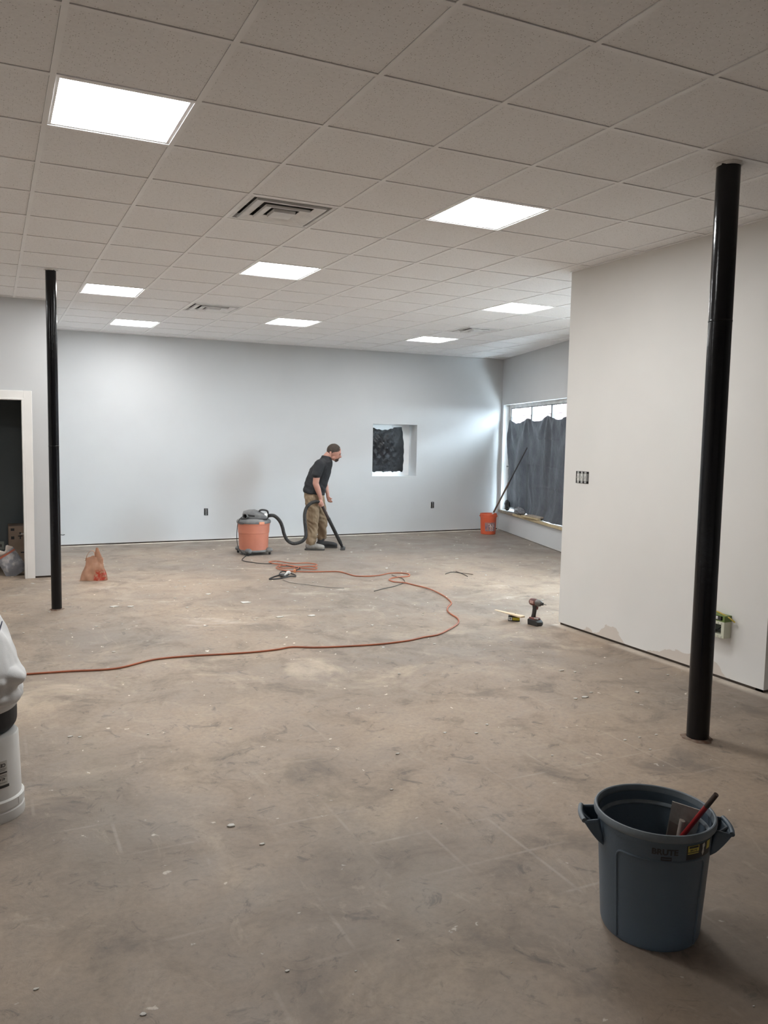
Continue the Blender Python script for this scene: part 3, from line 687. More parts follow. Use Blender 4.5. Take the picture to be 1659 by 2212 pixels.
# ------------------------------------------------------------------ wheeled shop vacuum
M_TANK = mat('faded_orange_plastic', (0.56, 0.200, 0.125), 0.5, c2=(0.47, 0.165, 0.105), scale=3.0, lo=.4, hi=.7)
M_VGREY = mat('dusty_dark_grey_plastic', (0.105, 0.105, 0.105), 0.6, c2=(0.22, 0.215, 0.205), scale=7, lo=.42, hi=.72)
M_HOSE = mat('black_ribbed_hose', (0.013, 0.0127, 0.0127), 0.5, c2=(0.025, 0.024, 0.023), scale=8)
M_WHEEL = mat('black_rubber', (0.02, 0.02, 0.02), 0.7)
VX, VY = 3.372, 11.0
va = thing('shop_vacuum', 'orange wheeled shop vacuum with grey motor head and black hose', 'vacuum cleaner', (VX, VY, 0), -0.437)
tk = MB().lathe([(.198, .062), (.204, .066), (.214, .30), (.216, .305), (.221, .31), (.226, .425), (.232, .43), (.232, .452), (.205, .452), (.19, .10), (0, .10)], 44).build('tank', M_TANK, va, smooth=35)
MB().lathe([(.236, .446), (.243, .452), (.243, .472), (.236, .486), (.20, .505), (.16, .512), (0, .513)], 44).build('lid', M_VGREY, va, smooth=40)
hd = MB()
sec = []                                   # motor head: rounded box whose top slopes down to the right
prof = [(-.150, .500, .585, .085), (-.140, .500, .612, .115), (-.07, .500, .628, .135), (.0, .500, .632, .138), (.06, .500, .612, .132), (.13, .500, .578, .120), (.18, .500, .556, .105), (.195, .500, .540, .085)]
n = 14; vs = []; fs = []
for x, zb, zt, hw in prof:
    for k in range(n):
        a = math.pi * k / (n - 1); c_, s_ = math.cos(a), math.sin(a)
        vs.append((x, -hw * math.copysign(abs(c_) ** .5, c_), zb + (zt - zb) * abs(s_) ** .45))
for i in range(len(prof) - 1):
    for k in range(n - 1): fs.append((i * n + k, i * n + k + 1, (i + 1) * n + k + 1, (i + 1) * n + k))
fs.append(tuple(range(n))); fs.append(tuple((len(prof) - 1) * n + k for k in range(n)))
hd.add(vs, fs).build('motor_head', M_VGREY, va, smooth=40)
MB().box((.02, 0, .512), (.37, .29, .012)).build('head_seam', M_HOSE, va, bevel=.004)
MB().tube(spline([(.075, 0, .600), (.09, 0, .622), (.125, 0, .630), (.175, 0, .622), (.200, 0, .60), (.205, 0, .53)]), [.013] * 5 * 8 + [.013], 10).build('carry_handle', M_HOSE, va, smooth=60)
pm = basis((.95, -.30, 0), (0, 0, 1), (-.30, -.95, .05), (-.085, -.120, .548))
ep = MB().lathe([(.036, -.02), (.034, .04), (.038, .046), (.038, .056), (.029, .056), (.027, .0)], 22, pm, closed_ends=False).build('exhaust_port', M_VGREY, va, smooth=40)
MB().lathe([(.028, .012), (0, .012)], 20, pm).build('dark_bore', M_BLACK, ep)
MB().box((-.02, -.142, .560), (.11, .012, .020), rot=('Y', .1)).build('side_grille', M_HOSE, va, bevel=.003)
for a in (-2.25, -.95, .9, 2.3):
    MB().box((.237 * math.cos(a), .237 * math.sin(a), .458), (.022, .085, .036), rot=('Z', a)).build('latch', mat('orange_latch', (0.68, 0.26, 0.14), 0.45) if a == -.95 else M_VGREY, va, bevel=.006)
MB().lathe([(.0, .045), (.20, .045), (.218, .05), (.218, .070), (.206, .072)], 40).build('base_tray', M_VGREY, va, smooth=35)
for a in (-1.75, -.25, 1.3, 2.85):
    ca, sa = math.cos(a), math.sin(a); r = .235
    ft = MB().sphere((r * ca, r * sa, .066), (.052, .046, .036), seg=14, rings=8).box((.215 * ca, .215 * sa, .05), (.05, .06, .03), rot=('Z', a)).build('caster_housing', M_VGREY, va, smooth=50)
    MB().lathe([(.018, -.011), (.024, -.008), (.024, .008), (.018, .011)], 16, basis((-sa, ca, 0), (0, 0, 1), (ca, sa, 0), ((r + .008) * ca, (r + .008) * sa, .024))).build('wheel', M_WHEEL, ft, smooth=40)
inv = va.matrix_basis.inverted() if False else (Matrix.Translation((VX, VY, 0)) @ Matrix.Rotation(-0.437, 4, 'Z')).inverted()
def vloc(p): return tuple(inv @ Vector(p))
hose_w = [(3.535, 10.892, .552), (3.569, 10.879, 0.554), (3.621, 10.854, 0.553), (3.68, 10.856, 0.512), (3.729, 10.86, 0.449), (3.759, 10.86, 0.369), (3.784, 10.862, 0.278), (3.829, 10.854, 0.192), (3.901, 10.838, 0.146), (3.986, 10.843, 0.148), (4.067, 10.852, 0.178), (4.119, 10.878, 0.241), (4.126, 10.907, 0.341), (4.118, 10.922, 0.454), (4.121, 10.932, 0.567), (4.158, 10.945, 0.656), (4.223, 10.943, 0.713), (4.297, 10.943, 0.732), (4.366, 10.941, 0.722)]
hp = spline([vloc(p) for p in hose_w], 12)
MB().tube(hp, [.0245 + (.0022 if k % 2 else -.0012) for k in range(len(hp))], 12).build('hose', M_HOSE, va, smooth=25)
MB().tube([vloc((3.50, 10.90, .552)), vloc((3.54, 10.890, .552))], .030, 16).build('hose_port', M_DEV, va, smooth=40)
WA, WB = Vector((4.362, 10.941, .735)), Vector((4.764, 11.020, .030)); wd = (WB - WA).normalized()
def wpt(k): return vloc(WA + (WB - WA) * k)
MB().tube([wpt(.0), wpt(.02), wpt(.30), wpt(.36), wpt(.375)], [.024, .022, .021, .024, .024], 14).build('hand_grip_tube', mat('brown_black_plastic', (0.045, 0.028, 0.025), 0.5), va, smooth=40)
MB().tube([wpt(.36), wpt(.37), wpt(.39), wpt(.90), wpt(.92), wpt(.965)], [.024, .028, .026, .0265, .022, .021], 14).build('wand', M_HOSE, va, smooth=40)
nz = vloc((4.772, 11.022, .0))
MB().box((nz[0], nz[1], .016), (.075, .26, .026), taper=.8).box((nz[0] - .012, nz[1], .036), (.05, .06, .03), taper=.7).build('floor_nozzle', M_HOSE, va, bevel=.006)
pc = spline([vloc(p) for p in [(3.23, 10.93, .545), (3.17, 10.92, .535), (3.12, 10.92, .46), (3.10, 10.91, .30), (3.105, 10.90, .16), (3.13, 10.88, .085), (3.18, 10.85, .02), (3.208, 10.81, .008), (3.111, 10.615, .007), (3.035, 10.421, .007), (3.065, 10.262, .007), (3.207, 10.043, .007), (3.36, 9.893, .02), (3.443, 9.589, .022), (3.506, 9.452, .022), (3.40, 9.32, .02)]], 8)
MB().tube(pc, .0055, 8).build('power_cord', M_HOSE, va, smooth=60)

# ------------------------------------------------------------------ cords and wires on the floor
CORD = [(-1.6, 6.1), (-.8, 6.0), (0.021, 5.942), (0.202, 5.916), (0.465, 5.882), (0.772, 5.833), (1.055, 5.964), (1.331, 5.964), (1.605, 5.919), (1.829, 5.895), (2.01, 5.904), (2.138, 5.929), (2.295, 5.854), (2.463, 5.808), (2.677, 5.771), (2.863, 5.753), (3.101, 5.77), (3.266, 5.823), (3.426, 5.855), (3.594, 5.967), (3.765, 6.106), (3.867, 6.224), (3.931, 6.362), (3.96, 6.52), (4.009, 6.666), (4.103, 6.812), (4.223, 6.949), (4.296, 7.121), (4.358, 7.347), (4.389, 7.684), (4.362, 7.973), (4.299, 8.138), (4.231, 8.264), (4.234, 8.386), (4.317, 8.489), (4.441, 8.523), (4.568, 8.536), (4.646, 8.666), (4.591, 8.775), (4.444, 8.805), (4.26, 8.715), (4.083, 8.709), (3.963, 8.785), (3.934, 8.986), (3.88, 9.135), (3.601, 9.215), (3.399, 9.286), (3.257, 9.428), (3.239, 9.599), (3.345, 9.739), (3.473, 9.655), (3.533, 9.443), (3.645, 9.328), (3.723, 9.43), (3.661, 9.574), (3.446, 9.526), (3.313, 9.52), (3.293, 9.641), (3.391, 9.762), (3.533, 9.576), (3.737, 9.564), (3.816, 9.667), (3.754, 9.817), (3.549, 9.868), (3.429, 10.095), (3.3, 10.077), (3.32, 9.907), (3.447, 9.743), (3.514, 9.525), (3.40, 9.36)]
path = []
for k, (x, y) in enumerate(CORD):
    lift = 0.0075 + (0 if k < 46 else 0.013 * min(1, (k - 45) / 3)) + (0.006 if 28 <= k <= 32 and k % 2 else 0)
    path.append((x, y, lift))
M_CORD = mat('orange_cord_jacket', (0.44, 0.125, 0.055), 0.5, c2=(0.33, 0.10, 0.05), scale=5)
ec = thing('extension_cord', 'long orange extension cord snaking across the concrete floor into a coil', 'cord', (2.0, 5.9, 0))
sh = Matrix.Translation((-2.0, -5.9, 0))
MB().tube(spline(path, 6), .0072, 8, mx=sh).build('cable', M_CORD, ec, smooth=60)
MB().tube([(3.40, 9.37, .02), (3.385, 9.32, .02), (3.37, 9.27, .018)], [.012, .017, .017], 10, mx=sh).build('socket_end', mat('orange_socket', (0.62, 0.24, 0.11), 0.45), ec, smooth=40)
bc = thing('adapter_lead', 'short black lead with a white plug lying beside the coiled orange cord', 'cord', (3.2, 9.1, 0))
sh = Matrix.Translation((-3.2, -9.1, 0))
MB().tube(spline([(3.216, 9.12, .02), (3.132, 9.133, .008), (3.008, 9.024, .008), (2.928, 8.92, .008), (2.954, 8.894, .008), (3.055, 8.907, .008), (3.183, 8.944, .018), (3.262, 8.967, .012), (3.30, 9.07, .010), (3.26, 9.19, .02), (3.175, 9.166, .045), (3.10, 9.06, .03), (3.14, 8.99, .012), (3.21, 9.03, .03)], 8), .0085, 8, mx=sh).build('cable', M_HOSE, bc, smooth=60)
MB().sphere((3.213, 9.06, .045), (.030, .024, .022), mx=sh, seg=12, rings=8).tube([(3.20, 9.05, .04), (3.15, 9.03, .02)], [.018, .010], 10, mx=sh).build('plug', M_DEV, bc, smooth=50)
MB().box((3.135, 9.055, .022), (.07, .05, .036), mx=sh).build('connector_block', M_VGREY, bc, bevel=.006)
def wire(pts, r, label, col=(0.03, 0.028, 0.026)):
    o = MB().tube(spline([(x, y, r + .001 + (.004 if k % 2 else 0)) for k, (x, y) in enumerate(pts)], 8), r, 6).build('loose_wire', mat('wire_%.3f' % col[0], col, 0.6), smooth=70); tag(o, label, 'wire', 'loose wire scraps on the floor')
wire([(3.767, 7.826), (3.932, 7.909), (4.093, 7.998), (4.239, 8.097), (4.349, 8.215), (4.414, 8.387), (4.424, 8.552), (4.405, 8.663)], .0045, 'curved black wire scrap crossing under the orange cord bend', (0.05, 0.045, 0.042))
wire([(5.085, 8.528), (5.219, 8.608), (5.305, 8.559), (5.274, 8.39), (5.259, 8.29)], .0045, 'hooked dark wire scrap on the floor towards the window')
wire([(5.321, 8.665), (5.309, 8.521), (5.357, 8.468), (5.397, 8.382)], .004, 'shorter brown wire scrap beside the hooked dark one', (0.10, 0.07, 0.05))
wire([(3.07, 8.86), (3.06, 8.74), (3.10, 8.60), (3.20, 8.44), (3.36, 8.24), (3.52, 8.08)], .0028, 'very thin grey scrape line trailing from the black lead', (0.16, 0.15, 0.14))  # faint floor scrape, modelled as a thin wire

# ------------------------------------------------------------------ blob modelling for figures
def capsule(mb, p0, p1, r0, r1, flat=None, seg=14):
    p0, p1 = Vector(p0), Vector(p1); ax = p1 - p0; ln = ax.length; ax = ax / ln if ln > 1e-6 else Vector((0, 0, 1))
    a = ax.orthogonal().normalized(); b = ax.cross(a); rings = []
    for k in range(5): th = math.pi / 2 * (1 - k / 5.0); rings.append((p0 - ax * r0 * math.sin(th), r0 * math.cos(th)))
    rings.append((p0, r0)); rings.append(((p0 + p1) / 2, (r0 + r1) / 2)); rings.append((p1, r1))
    for k in range(1, 6): th = math.pi / 2 * k / 5.0; rings.append((p1 + ax * r1 * math.sin(th), r1 * math.cos(th)))
    vs = []; fs = []
    for c, r in rings:
        r = max(r, 1e-4)
        for k in range(seg):
            an = 2 * math.pi * k / seg; off = (a * math.cos(an) + b * math.sin(an)) * r
            if flat: d = Vector(flat[0]).normalized(); off += d * off.dot(d) * (flat[1] - 1)
            vs.append(c + off)
    n = len(rings)
    for i in range(n - 1):
        for k in range(seg): k2 = (k + 1) % seg; fs.append((i * seg + k, i * seg + k2, (i + 1) * seg + k2, (i + 1) * seg + k))
    fs.append(tuple(reversed(range(seg)))); fs.append(tuple((n - 1) * seg + k for k in range(seg))); mb.add(vs, fs)
def chain(mb, pts, **k):
    for (p0, r0), (p1, r1) in zip(pts, pts[1:]): capsule(mb, p0, p1, r0, r1, **k)
def loft(mb, rings, seg=28, power=1.0):
    """rings: (cx, cy, cz, half depth along x, half width along y, tilt dz/dx)"""
    vs = []; fs = []; n = len(rings)
    for cx, cy, cz, a, b, tl in rings:
        for k in range(seg):
            an = 2 * math.pi * k / seg; c_, s_ = math.cos(an), math.sin(an)
            vs.append((cx + a * math.copysign(abs(c_) ** power, c_), cy + b * math.copysign(abs(s_) ** power, s_), cz + tl * a * c_))
    for i in range(n - 1):
        for k in range(seg): k2 = (k + 1) % seg; fs.append((i * seg + k, i * seg + k2, (i + 1) * seg + k2, (i + 1) * seg + k))
    fs.append(tuple(reversed(range(seg)))); fs.append(tuple((n - 1) * seg + k for k in range(seg))); mb.add(vs, fs)
def fuse(mb, name, m, parent, voxel=.006, smooth=6, post=None, disp=None):
    me = bpy.data.meshes.new(name); me.from_pydata([tuple(v) for v in mb.v], [], mb.f)
    bm = bmesh.new(); bm.from_mesh(me); bmesh.ops.recalc_face_normals(bm, faces=bm.faces); bm.to_mesh(me); bm.free()
    o = link(bpy.data.objects.new(name, me))
    r = o.modifiers.new('r', 'REMESH'); r.mode = 'VOXEL'; r.voxel_size = voxel
    s = o.modifiers.new('s', 'SMOOTH'); s.iterations = smooth; s.factor = .5
    apply_mods(o)
    if disp or post:
        me = o.data; nor = [v.normal.copy() for v in me.vertices]
        for v, nn in zip(me.vertices, nor):
            if disp: v.co += nn * disp(v.co)
            if post: v.co = post(v.co)
        me.update()
    o.data.shade_smooth(); o.data.materials.clear(); o.data.materials.append(m); o.parent = parent
    return o

# ------------------------------------------------------------------ man vacuuming (local: +x the way he faces, -y towards the camera)
M_SKIN = mat('skin', (0.44, 0.215, 0.16), 0.5, c2=(0.50, 0.27, 0.21), scale=9)
M_HAIR = mat('short_brown_hair', (0.030, 0.019, 0.013), 0.75, c2=(0.05, 0.033, 0.024), scale=40, bump=.5, bscale=120)
M_TEE = mat('black_cotton', (0.013, 0.014, 0.017), 0.85, c2=(0.020, 0.021, 0.024), scale=10, bump=.2, bscale=200)
M_KHAKI = mat('dusty_khaki_canvas', (0.19, 0.128, 0.074), 0.85, c2=(0.30, 0.225, 0.145), scale=7, bump=.2, bscale=200, lo=.4, hi=.7)
man = thing('person', 'man in black t-shirt and khaki trousers bending to vacuum the floor', 'person', (4.44, 11.142, 0), math.atan2(-.423, .906))
b = MB()
loft(b, [(-.09, 0, .80, .12, .15, 0), (-.08, 0, .92, .13, .15, 0), (-.04, 0, 1.05, .14, .155, 0), (.0, 0, 1.18, .14, .17, 0), (.03, 0, 1.28, .11, .17, 0), (.06, 0, 1.34, .08, .12, 0)])
chain(b, [((.055, 0, 1.33), .066), ((.125, 0, 1.415), .060)])                                   # neck
b.sphere((.200, 0, 1.476), (.104, .076, .100), seg=24, rings=16)                                  # skull
capsule(b, (.235, 0, 1.435), (.238, 0, 1.392), .066, .052, flat=((0, 1, 0), .95))                 # face
capsule(b, (.205, 0, 1.375), (.232, 0, 1.350), .050, .034, flat=((0, 1, 0), 1.05))                # jaw and chin
capsule(b, (.290, -.03, 1.440), (.290, .03, 1.440), .016, .016)                                   # brow ridge
capsule(b, (.292, 0, 1.425), (.300, 0, 1.386), .009, .014)                                        # nose
capsule(b, (.276, -.012, 1.366), (.276, .012, 1.366), .010, .010)                                 # lips
for s_ in (-1, 1): capsule(b, (.150, s_ * .079, 1.452), (.158, s_ * .077, 1.415), .016, .010, flat=((0, 1, 0), .6))   # ears
SHN, SHF = (.0, -.195, 1.275), (.045, .185, 1.27)
chain(b, [((.03, -.10, 1.29), .07), (SHN, .062), ((-.035, -.235, 1.13), .054), ((-.052, -.240, 1.00), .045), ((-.02, -.225, .91), .044), ((.018, -.205, .80), .029), ((.024, -.20, .765), .027)])
chain(b, [((.04, .10, 1.29), .07), (SHF, .062), ((.045, .235, 1.13), .052), ((.045, .245, 1.01), .044), ((.075, .20, .92), .041), ((.105, .15, .83), .028), ((.108, .145, .805), .026)])
# near hand closed round the grip tube
gw = (Matrix.Translation((4.44, 11.142, 0)) @ Matrix.Rotation(math.atan2(-.423, .906), 4, 'Z')).inverted()
g0 = gw @ WA; g1 = gw @ WB; gd = (g1 - g0).normalized(); sidev = Vector((0, -1, 0)); sidev = (sidev - gd * sidev.dot(gd)).normalized(); frontv = gd.cross(sidev).normalized()
if frontv.x < 0: frontv = -frontv
gc = g0 + gd * .03
capsule(b, (.026, -.198, .765), gc - frontv * .020 + sidev * .016 + Vector((0, 0, .012)), .026, .026)
capsule(b, gc - frontv * .024 - gd * .012, gc - frontv * .022 + gd * .035, .024, .023)            # palm
for k in range(4):                                                                                # four fingers wrap the tube
    c = gc + gd * (-.024 + .0215 * k); R = (.0092, .0095, .0092, .0082)[k]; q = (.031, .032, .031, .029)[k]
    pts = [c - frontv * .022 + sidev * .016, c + sidev * q, c + frontv * (q * .75) + sidev * (q * .75), c + frontv * q * .98 - sidev * .004]
    chain(b, [(pts[0], R), (pts[1], R), (pts[2], R * .96), (pts[3], R * .85)])
chain(b, [(gc - frontv * .02 - gd * .03, .013), (gc - gd * .034 - sidev * .022 + frontv * .008, .0115), (gc - gd * .020 - sidev * .028 + frontv * .026, .0095)])   # thumb
# far hand, loosely curled
hc = Vector((.112, .142, .775))
capsule(b, (.108, .145, .805), hc, .026, .027, flat=((0, 1, 0), .75))
capsule(b, hc, hc + Vector((.012, -.002, -.03)), .027, .026, flat=((0, 1, 0), .7))
for k in range(4):
    x_ = -.022 + .0165 * k; L_ = (.030, .034, .036, .031)[k]; p = hc + Vector((.012 + x_ + .004, -.004, -.040))
    chain(b, [(p, .0088), (p + Vector((.010, -.004, -L_ * .7)), .0084), (p + Vector((.022, -.020, -L_)), .0076), (p + Vector((.020, -.034, -L_ * .6)), .0068)])
chain(b, [(hc + Vector((.02, -.01, .0)), .011), (hc + Vector((.042, -.016, -.018)), .0098), (hc + Vector((.062, -.018, -.024)), .0080)])
# legs and feet inside the clothes
chain(b, [((-.10, -.08, .80), .085), ((-.10, -.105, .46), .056), ((-.118, -.118, .12), .040), ((-.115, -.12, .07), .042)]); capsule(b, (-.13, -.12, .055), (-.01, -.125, .045), .04, .032)
chain(b, [((-.05, .09, .80), .085), ((.02, .12, .46), .056), ((.03, .155, .14), .042), ((.03, .16, .07), .042)]); capsule(b, (.02, .16, .06), (.15, .15, .05), .04, .034)
fuse(b, 'body', M_SKIN, man, .0045, 5)
for s_ in (-1, 1):
    MB().sphere((.292, s_ * .030, 1.424), (.008, .011, .006), seg=10, rings=6).build('eye', mat('dark_eye', (0.02, 0.015, 0.012), 0.3), man, smooth=60)
    capsule_b = MB(); capsule(capsule_b, (.302, s_ * .014, 1.441), (.296, s_ * .046, 1.438), .005, .004, seg=8); capsule_b.build('eyebrow', M_HAIR, man, smooth=60)
hb = MB(); hb.sphere((.196, 0, 1.480), (.106, .079, .103), seg=28, rings=20)
def hairline(p):                      # pull everything below the hair line onto it
    x = p.x
    lim = 1.405 if x < .12 else (1.405 + (x - .12) * .9 if x < .145 else (1.4275 + (x - .145) * .55 if x < .19 else 1.452 + (x - .19) * .16))
    if p.z < lim: return Vector((.19 + (p.x - .19) * .90, p.y * .90, max(p.z, lim - .004)))
    return p
fuse(hb, 'hair', M_HAIR, man, .0045, 2, post=hairline, disp=lambda c: .002 * mnoise.noise(c * 60))
bb = MB(); capsule(bb, (.240, 0, 1.345), (.232, 0, 1.337), .032, .028, flat=((0, 1, 0), 1.1)); capsule(bb, (.278, -.022, 1.377), (.278, .022, 1.377), .008, .008)
for s_ in (-1, 1): chain(bb, [((.278, s_ * .022, 1.377), .007), ((.256, s_ * .030, 1.352), .009), ((.228, s_ * .036, 1.348), .009)], seg=8)
fuse(bb, 'beard', M_HAIR, man, .005, 2)
b = MB()
loft(b, [(-.090, 0, .835, .163, .188, -.12), (-.090, 0, .87, .166, .188, -.1), (-.070, 0, .95, .166, .182, 0), (-.040, 0, 1.05, .175, .186, 0), (-.010, 0, 1.15, .172, .196, .1), (.015, 0, 1.23, .166, .205, .12), (.045, 0, 1.30, .134, .20, .1), (.066, 0, 1.345, .100, .150, .1), (.080, 0, 1.380, .082, .100, .1), (.088, 0, 1.402, .070, .076, -.15)])
chain(b, [((.035, -.12, 1.285), .085), ((-.004, -.20, 1.268), .080), ((-.040, -.240, 1.135), .072)]); chain(b, [((.04, .12, 1.285), .085), ((.04, .19, 1.262), .080), ((.045, .24, 1.14), .070)])
def teef(c):
    d = .007 * mnoise.fractal(Vector((c.x * 6 + c.z * 3, c.y * 6, c.z * 9)), 1, 2, 3)
    return d + .005 * math.sin(c.z * 55 + c.x * 40 + 3 * mnoise.noise(c * 5)) * max(0, min(1, (1.08 - c.z) * 5))
fuse(b, 'tshirt', M_TEE, man, .007, 5, disp=teef)
b = MB()
loft(b, [(-.075, 0, .70, .145, .175, 0), (-.085, 0, .78, .152, .178, 0), (-.092, 0, .88, .150, .172, 0), (-.09, 0, .895, .145, .168, 0)])
chain(b, [((-.11, -.085, .76), .110), ((-.105, -.110, .46), .096), ((-.115, -.12, .22), .084), ((-.118, -.12, .135), .080)])
chain(b, [((-.035, .090, .76), .108), ((.015, .125, .46), .090), ((.030, .150, .24), .075), ((.032, .155, .18), .074)])
def pantf(c):
    k = 1 if c.z < .72 else max(0, (.9 - c.z) * 5)
    return k * (.018 * mnoise.fractal(Vector((c.x * 7, c.y * 7, c.z * 7 + c.x * 6)), 1, 2, 3) + .0055 * math.sin(c.z * 52 + c.x * 45 + 9 * mnoise.noise(c * 5)) * (1 if c.z < .35 or .4 < c.z < .6 else .4))
fuse(b, 'trousers', M_KHAKI, man, .0075, 5, disp=pantf, post=lambda p: Vector((p.x, p.y, max(p.z, .062 if p.y < .02 else .125))))
M_SHOE = mat('dusty_grey_work_shoe', (0.20, 0.185, 0.165), 0.8, c2=(0.32, 0.30, 0.27), scale=14); M_BOOT = mat('black_work_boot', (0.016, 0.016, 0.018), 0.6, c2=(0.03, 0.03, 0.03)); M_SOLE = mat('shoe_sole', (0.06, 0.055, 0.05), 0.8)
def boot(name, ax, ay, ang, L_, high, m):
    b = MB(); d = Vector((math.cos(ang), math.sin(ang), 0))
    P = lambda k, z: tuple(Vector((ax, ay, z)) + d * k)
    chain(b, [(P(-.045, .058), .048), (P(.06, .058), .046), (P(L_ - .105, .048), .044), (P(L_ - .075, .042), .040)])
    chain(b, [(P(-.02, .07), .054), (P(-.005, high), .058)])
    o = fuse(b, name, m, man, .005, 5, post=lambda p: Vector((p.x, p.y, max(p.z, .016))))
    poly = []; nrm = Vector((-d.y, d.x, 0))
    for k, wv in ((-.10, .025), (-.085, .042), (-.02, .047), (.06, .047), (L_ - .11, .050), (L_ - .06, .040), (L_ - .037, .018)): poly.append(Vector((ax, ay, 0)) + d * k + nrm * wv)
    for k, wv in ((L_ - .037, .018), (L_ - .06, .040), (L_ - .11, .050), (.06, .047), (-.02, .047), (-.085, .042), (-.10, .025)): poly.append(Vector((ax, ay, 0)) + d * k - nrm * wv)
    MB().prism([(p.x, p.y) for p in poly], .0, .022).build('sole', M_SOLE, o, bevel=.004)
boot('shoe', -.112, -.120, -.05, .235, .11, M_SHOE)
boot('boot', .03, .158, -.03, .27, .20, M_BOOT)

# ------------------------------------------------------------------ upturned white bucket and the person sitting on it (mostly outside the frame)
M_WBKT = mat('white_bucket_plastic', (0.76, 0.755, 0.73), 0.4, c2=(0.70, 0.69, 0.665), scale=5)
BX, BY = -.048, 3.79
wb = thing('white_bucket', 'upturned white plastic bucket used as a seat at the left edge', 'bucket', (BX, BY, 0))
MB().lathe([(.140, .085), (.131, .362), (.127, .368), (0, .368)], 48).build('body', M_WBKT, wb, smooth=40)
MB().lathe([(.136, .0), (.150, .0), (.152, .010), (.150, .042), (.146, .046), (.146, .052), (.150, .056), (.150, .090), (.143, .097), (.139, .096)], 48, closed_ends=False).build('rim', M_WBKT, wb, smooth=30)
for a in (.1, .8, 1.5, -.6, -1.4, -2.2): MB().box((.1475 * math.cos(a), .1475 * math.sin(a), .074), (.008, .004, .03), rot=('Z', a)).build('rib', M_WBKT, wb)
def wrap(mb, vs, fs, r, ang, z, flipx=1, flipy=1):     # lay flat print on a cylinder-like wall r(z)
    out = []
    for x, y in vs:
        zz = z + y * flipy; rr = r(zz); a = ang + x * flipx / rr; out.append((rr * math.cos(a), rr * math.sin(a), zz))
    mb.add(out, fs)
rw = lambda z: .1428 - .0325 * z + .0008
M_PRINT = mat('black_print', (0.03, 0.03, 0.032), 0.5); M_PAPER = mat('paper_label', (0.68, 0.67, 0.63), 0.6)
la = -1.06                                             # label centre: just inside the frame on the camera side
lab = MB().grid(lambda u, v: (rw(.15 + .12 * v) * math.cos(la - .30 + .42 * u), rw(.15 + .12 * v) * math.sin(la - .30 + .42 * u), .15 + .12 * v), 12, 6).build('label', M_PAPER, wb, smooth=60)
pr = MB(); r2_ = lambda z: rw(z) + .0006
for txt, sz, z_, da in (('CE', .020, .252, -.02), ('414', .017, .192, -.06)): v_, f_ = text_polys(txt, sz, .0006); wrap(pr, v_, f_, r2_, la + da, z_, -1, -1)
for z_, w_, h_, x_ in ((.236, .045, .0016, -.01), (.230, .040, .0016, -.012), (.219, .046, .006, -.008), (.207, .044, .0016, -.01), (.201, .046, .0016, -.01), (.176, .044, .0016, -.01), (.159, .054, .012, -.004)):
    n_ = 8; vs_ = [(x_ + w_ * (k / n_ - .5), s_ * h_ / 2) for s_ in (-1, 1) for k in range(n_ + 1)]; wrap(pr, vs_, [(k, k + 1, n_ + 2 + k, n_ + 1 + k) for k in range(n_)], r2_, la, z_, 1, 1)
pr.build('print', M_PRINT, lab)

M_SWEAT = mat('white_cotton_fleece', (0.74, 0.74, 0.735), 0.9, c2=(0.68, 0.68, 0.68), scale=6, bump=.15, bscale=220)
M_JEAN = mat('black_trousers', (0.018, 0.018, 0.020), 0.7, c2=(0.028, 0.027, 0.028), scale=12)
sp = thing('person', 'person in a white sweatshirt sitting on the upturned bucket, cut off by the frame', 'person', (BX, BY, 0))
b = MB()
HIP = Vector((-.03, .05, .47))
HIP = Vector((.0, .05, .47))
chain(b, [(HIP, .13), ((-.03, .10, .66), .14), ((-.12, .18, .85), .135), ((-.21, .26, .96), .10)])
chain(b, [((-.21, .26, .96), .062), ((-.34, .35, 1.06), .055)])
b.sphere((-.40, .41, 1.13), (.085, .09, .11), seg=20, rings=14); capsule(b, (-.44, .46, 1.07), (-.45, .475, 1.045), .05, .035); capsule(b, (-.475, .49, 1.12), (-.495, .512, 1.095), .012, .014)
for s_, sh_, el_, wr_ in ((1, (-.09, .32, .90), (-.08, .52, .70), (-.30, .68, .60)), (-1, (-.34, .12, .90), (-.54, .26, .70), (-.52, .52, .60))):
    chain(b, [((-.20, .24, .94), .07), (sh_, .058), (el_, .044), (wr_, .028)])
    w_ = Vector(wr_); d_ = (Vector((-.42, .70, .52)) - w_).normalized(); q_ = d_.cross(Vector((0, 0, 1))).normalized()
    capsule(b, w_, w_ + d_ * .07, .028, .030)
    for k in range(4): p = w_ + d_ * .085 + q_ * (.021 * (k - 1.5)); L_ = (.055, .062, .058, .046)[k]; chain(b, [(p, .010), (p + d_ * L_ * .6 - Vector((0, 0, .012)), .0092), (p + d_ * L_ * .8 - Vector((0, 0, .038)), .008)])
    chain(b, [(w_ + d_ * .03 + q_ * .028 * s_, .012), (w_ + d_ * .06 + q_ * .052 * s_, .0105), (w_ + d_ * .085 + q_ * .058 * s_ - Vector((0, 0, .012)), .009)])
for kn, an in (((-.06, .46, .49), (-.10, .52, .09)), ((-.40, .30, .49), (-.46, .40, .09))):
    chain(b, [((HIP + (Vector(kn) - HIP) * .15), .09), (kn, .058), (an, .042)]); capsule(b, Vector(an) + Vector((0, 0, -.035)), Vector(an) + Vector((-.09, .12, -.045)), .042, .036)
fuse(b, 'body', M_SKIN, sp, .007, 4)
b = MB()
loft(b, [(-.005, .055, .506, .136, .160, 0), (.0, .058, .525, .160, .182, 0), (.0, .07, .60, .165, .185, 0), (-.02, .09, .68, .165, .190, 0), (-.045, .11, .735, .168, .195, 0), (-.068, .13, .79, .168, .20, 0), (-.10, .16, .865, .163, .195, 0), (-.16, .21, .94, .140, .18, 0), (-.22, .26, 1.0, .09, .12, 0)])
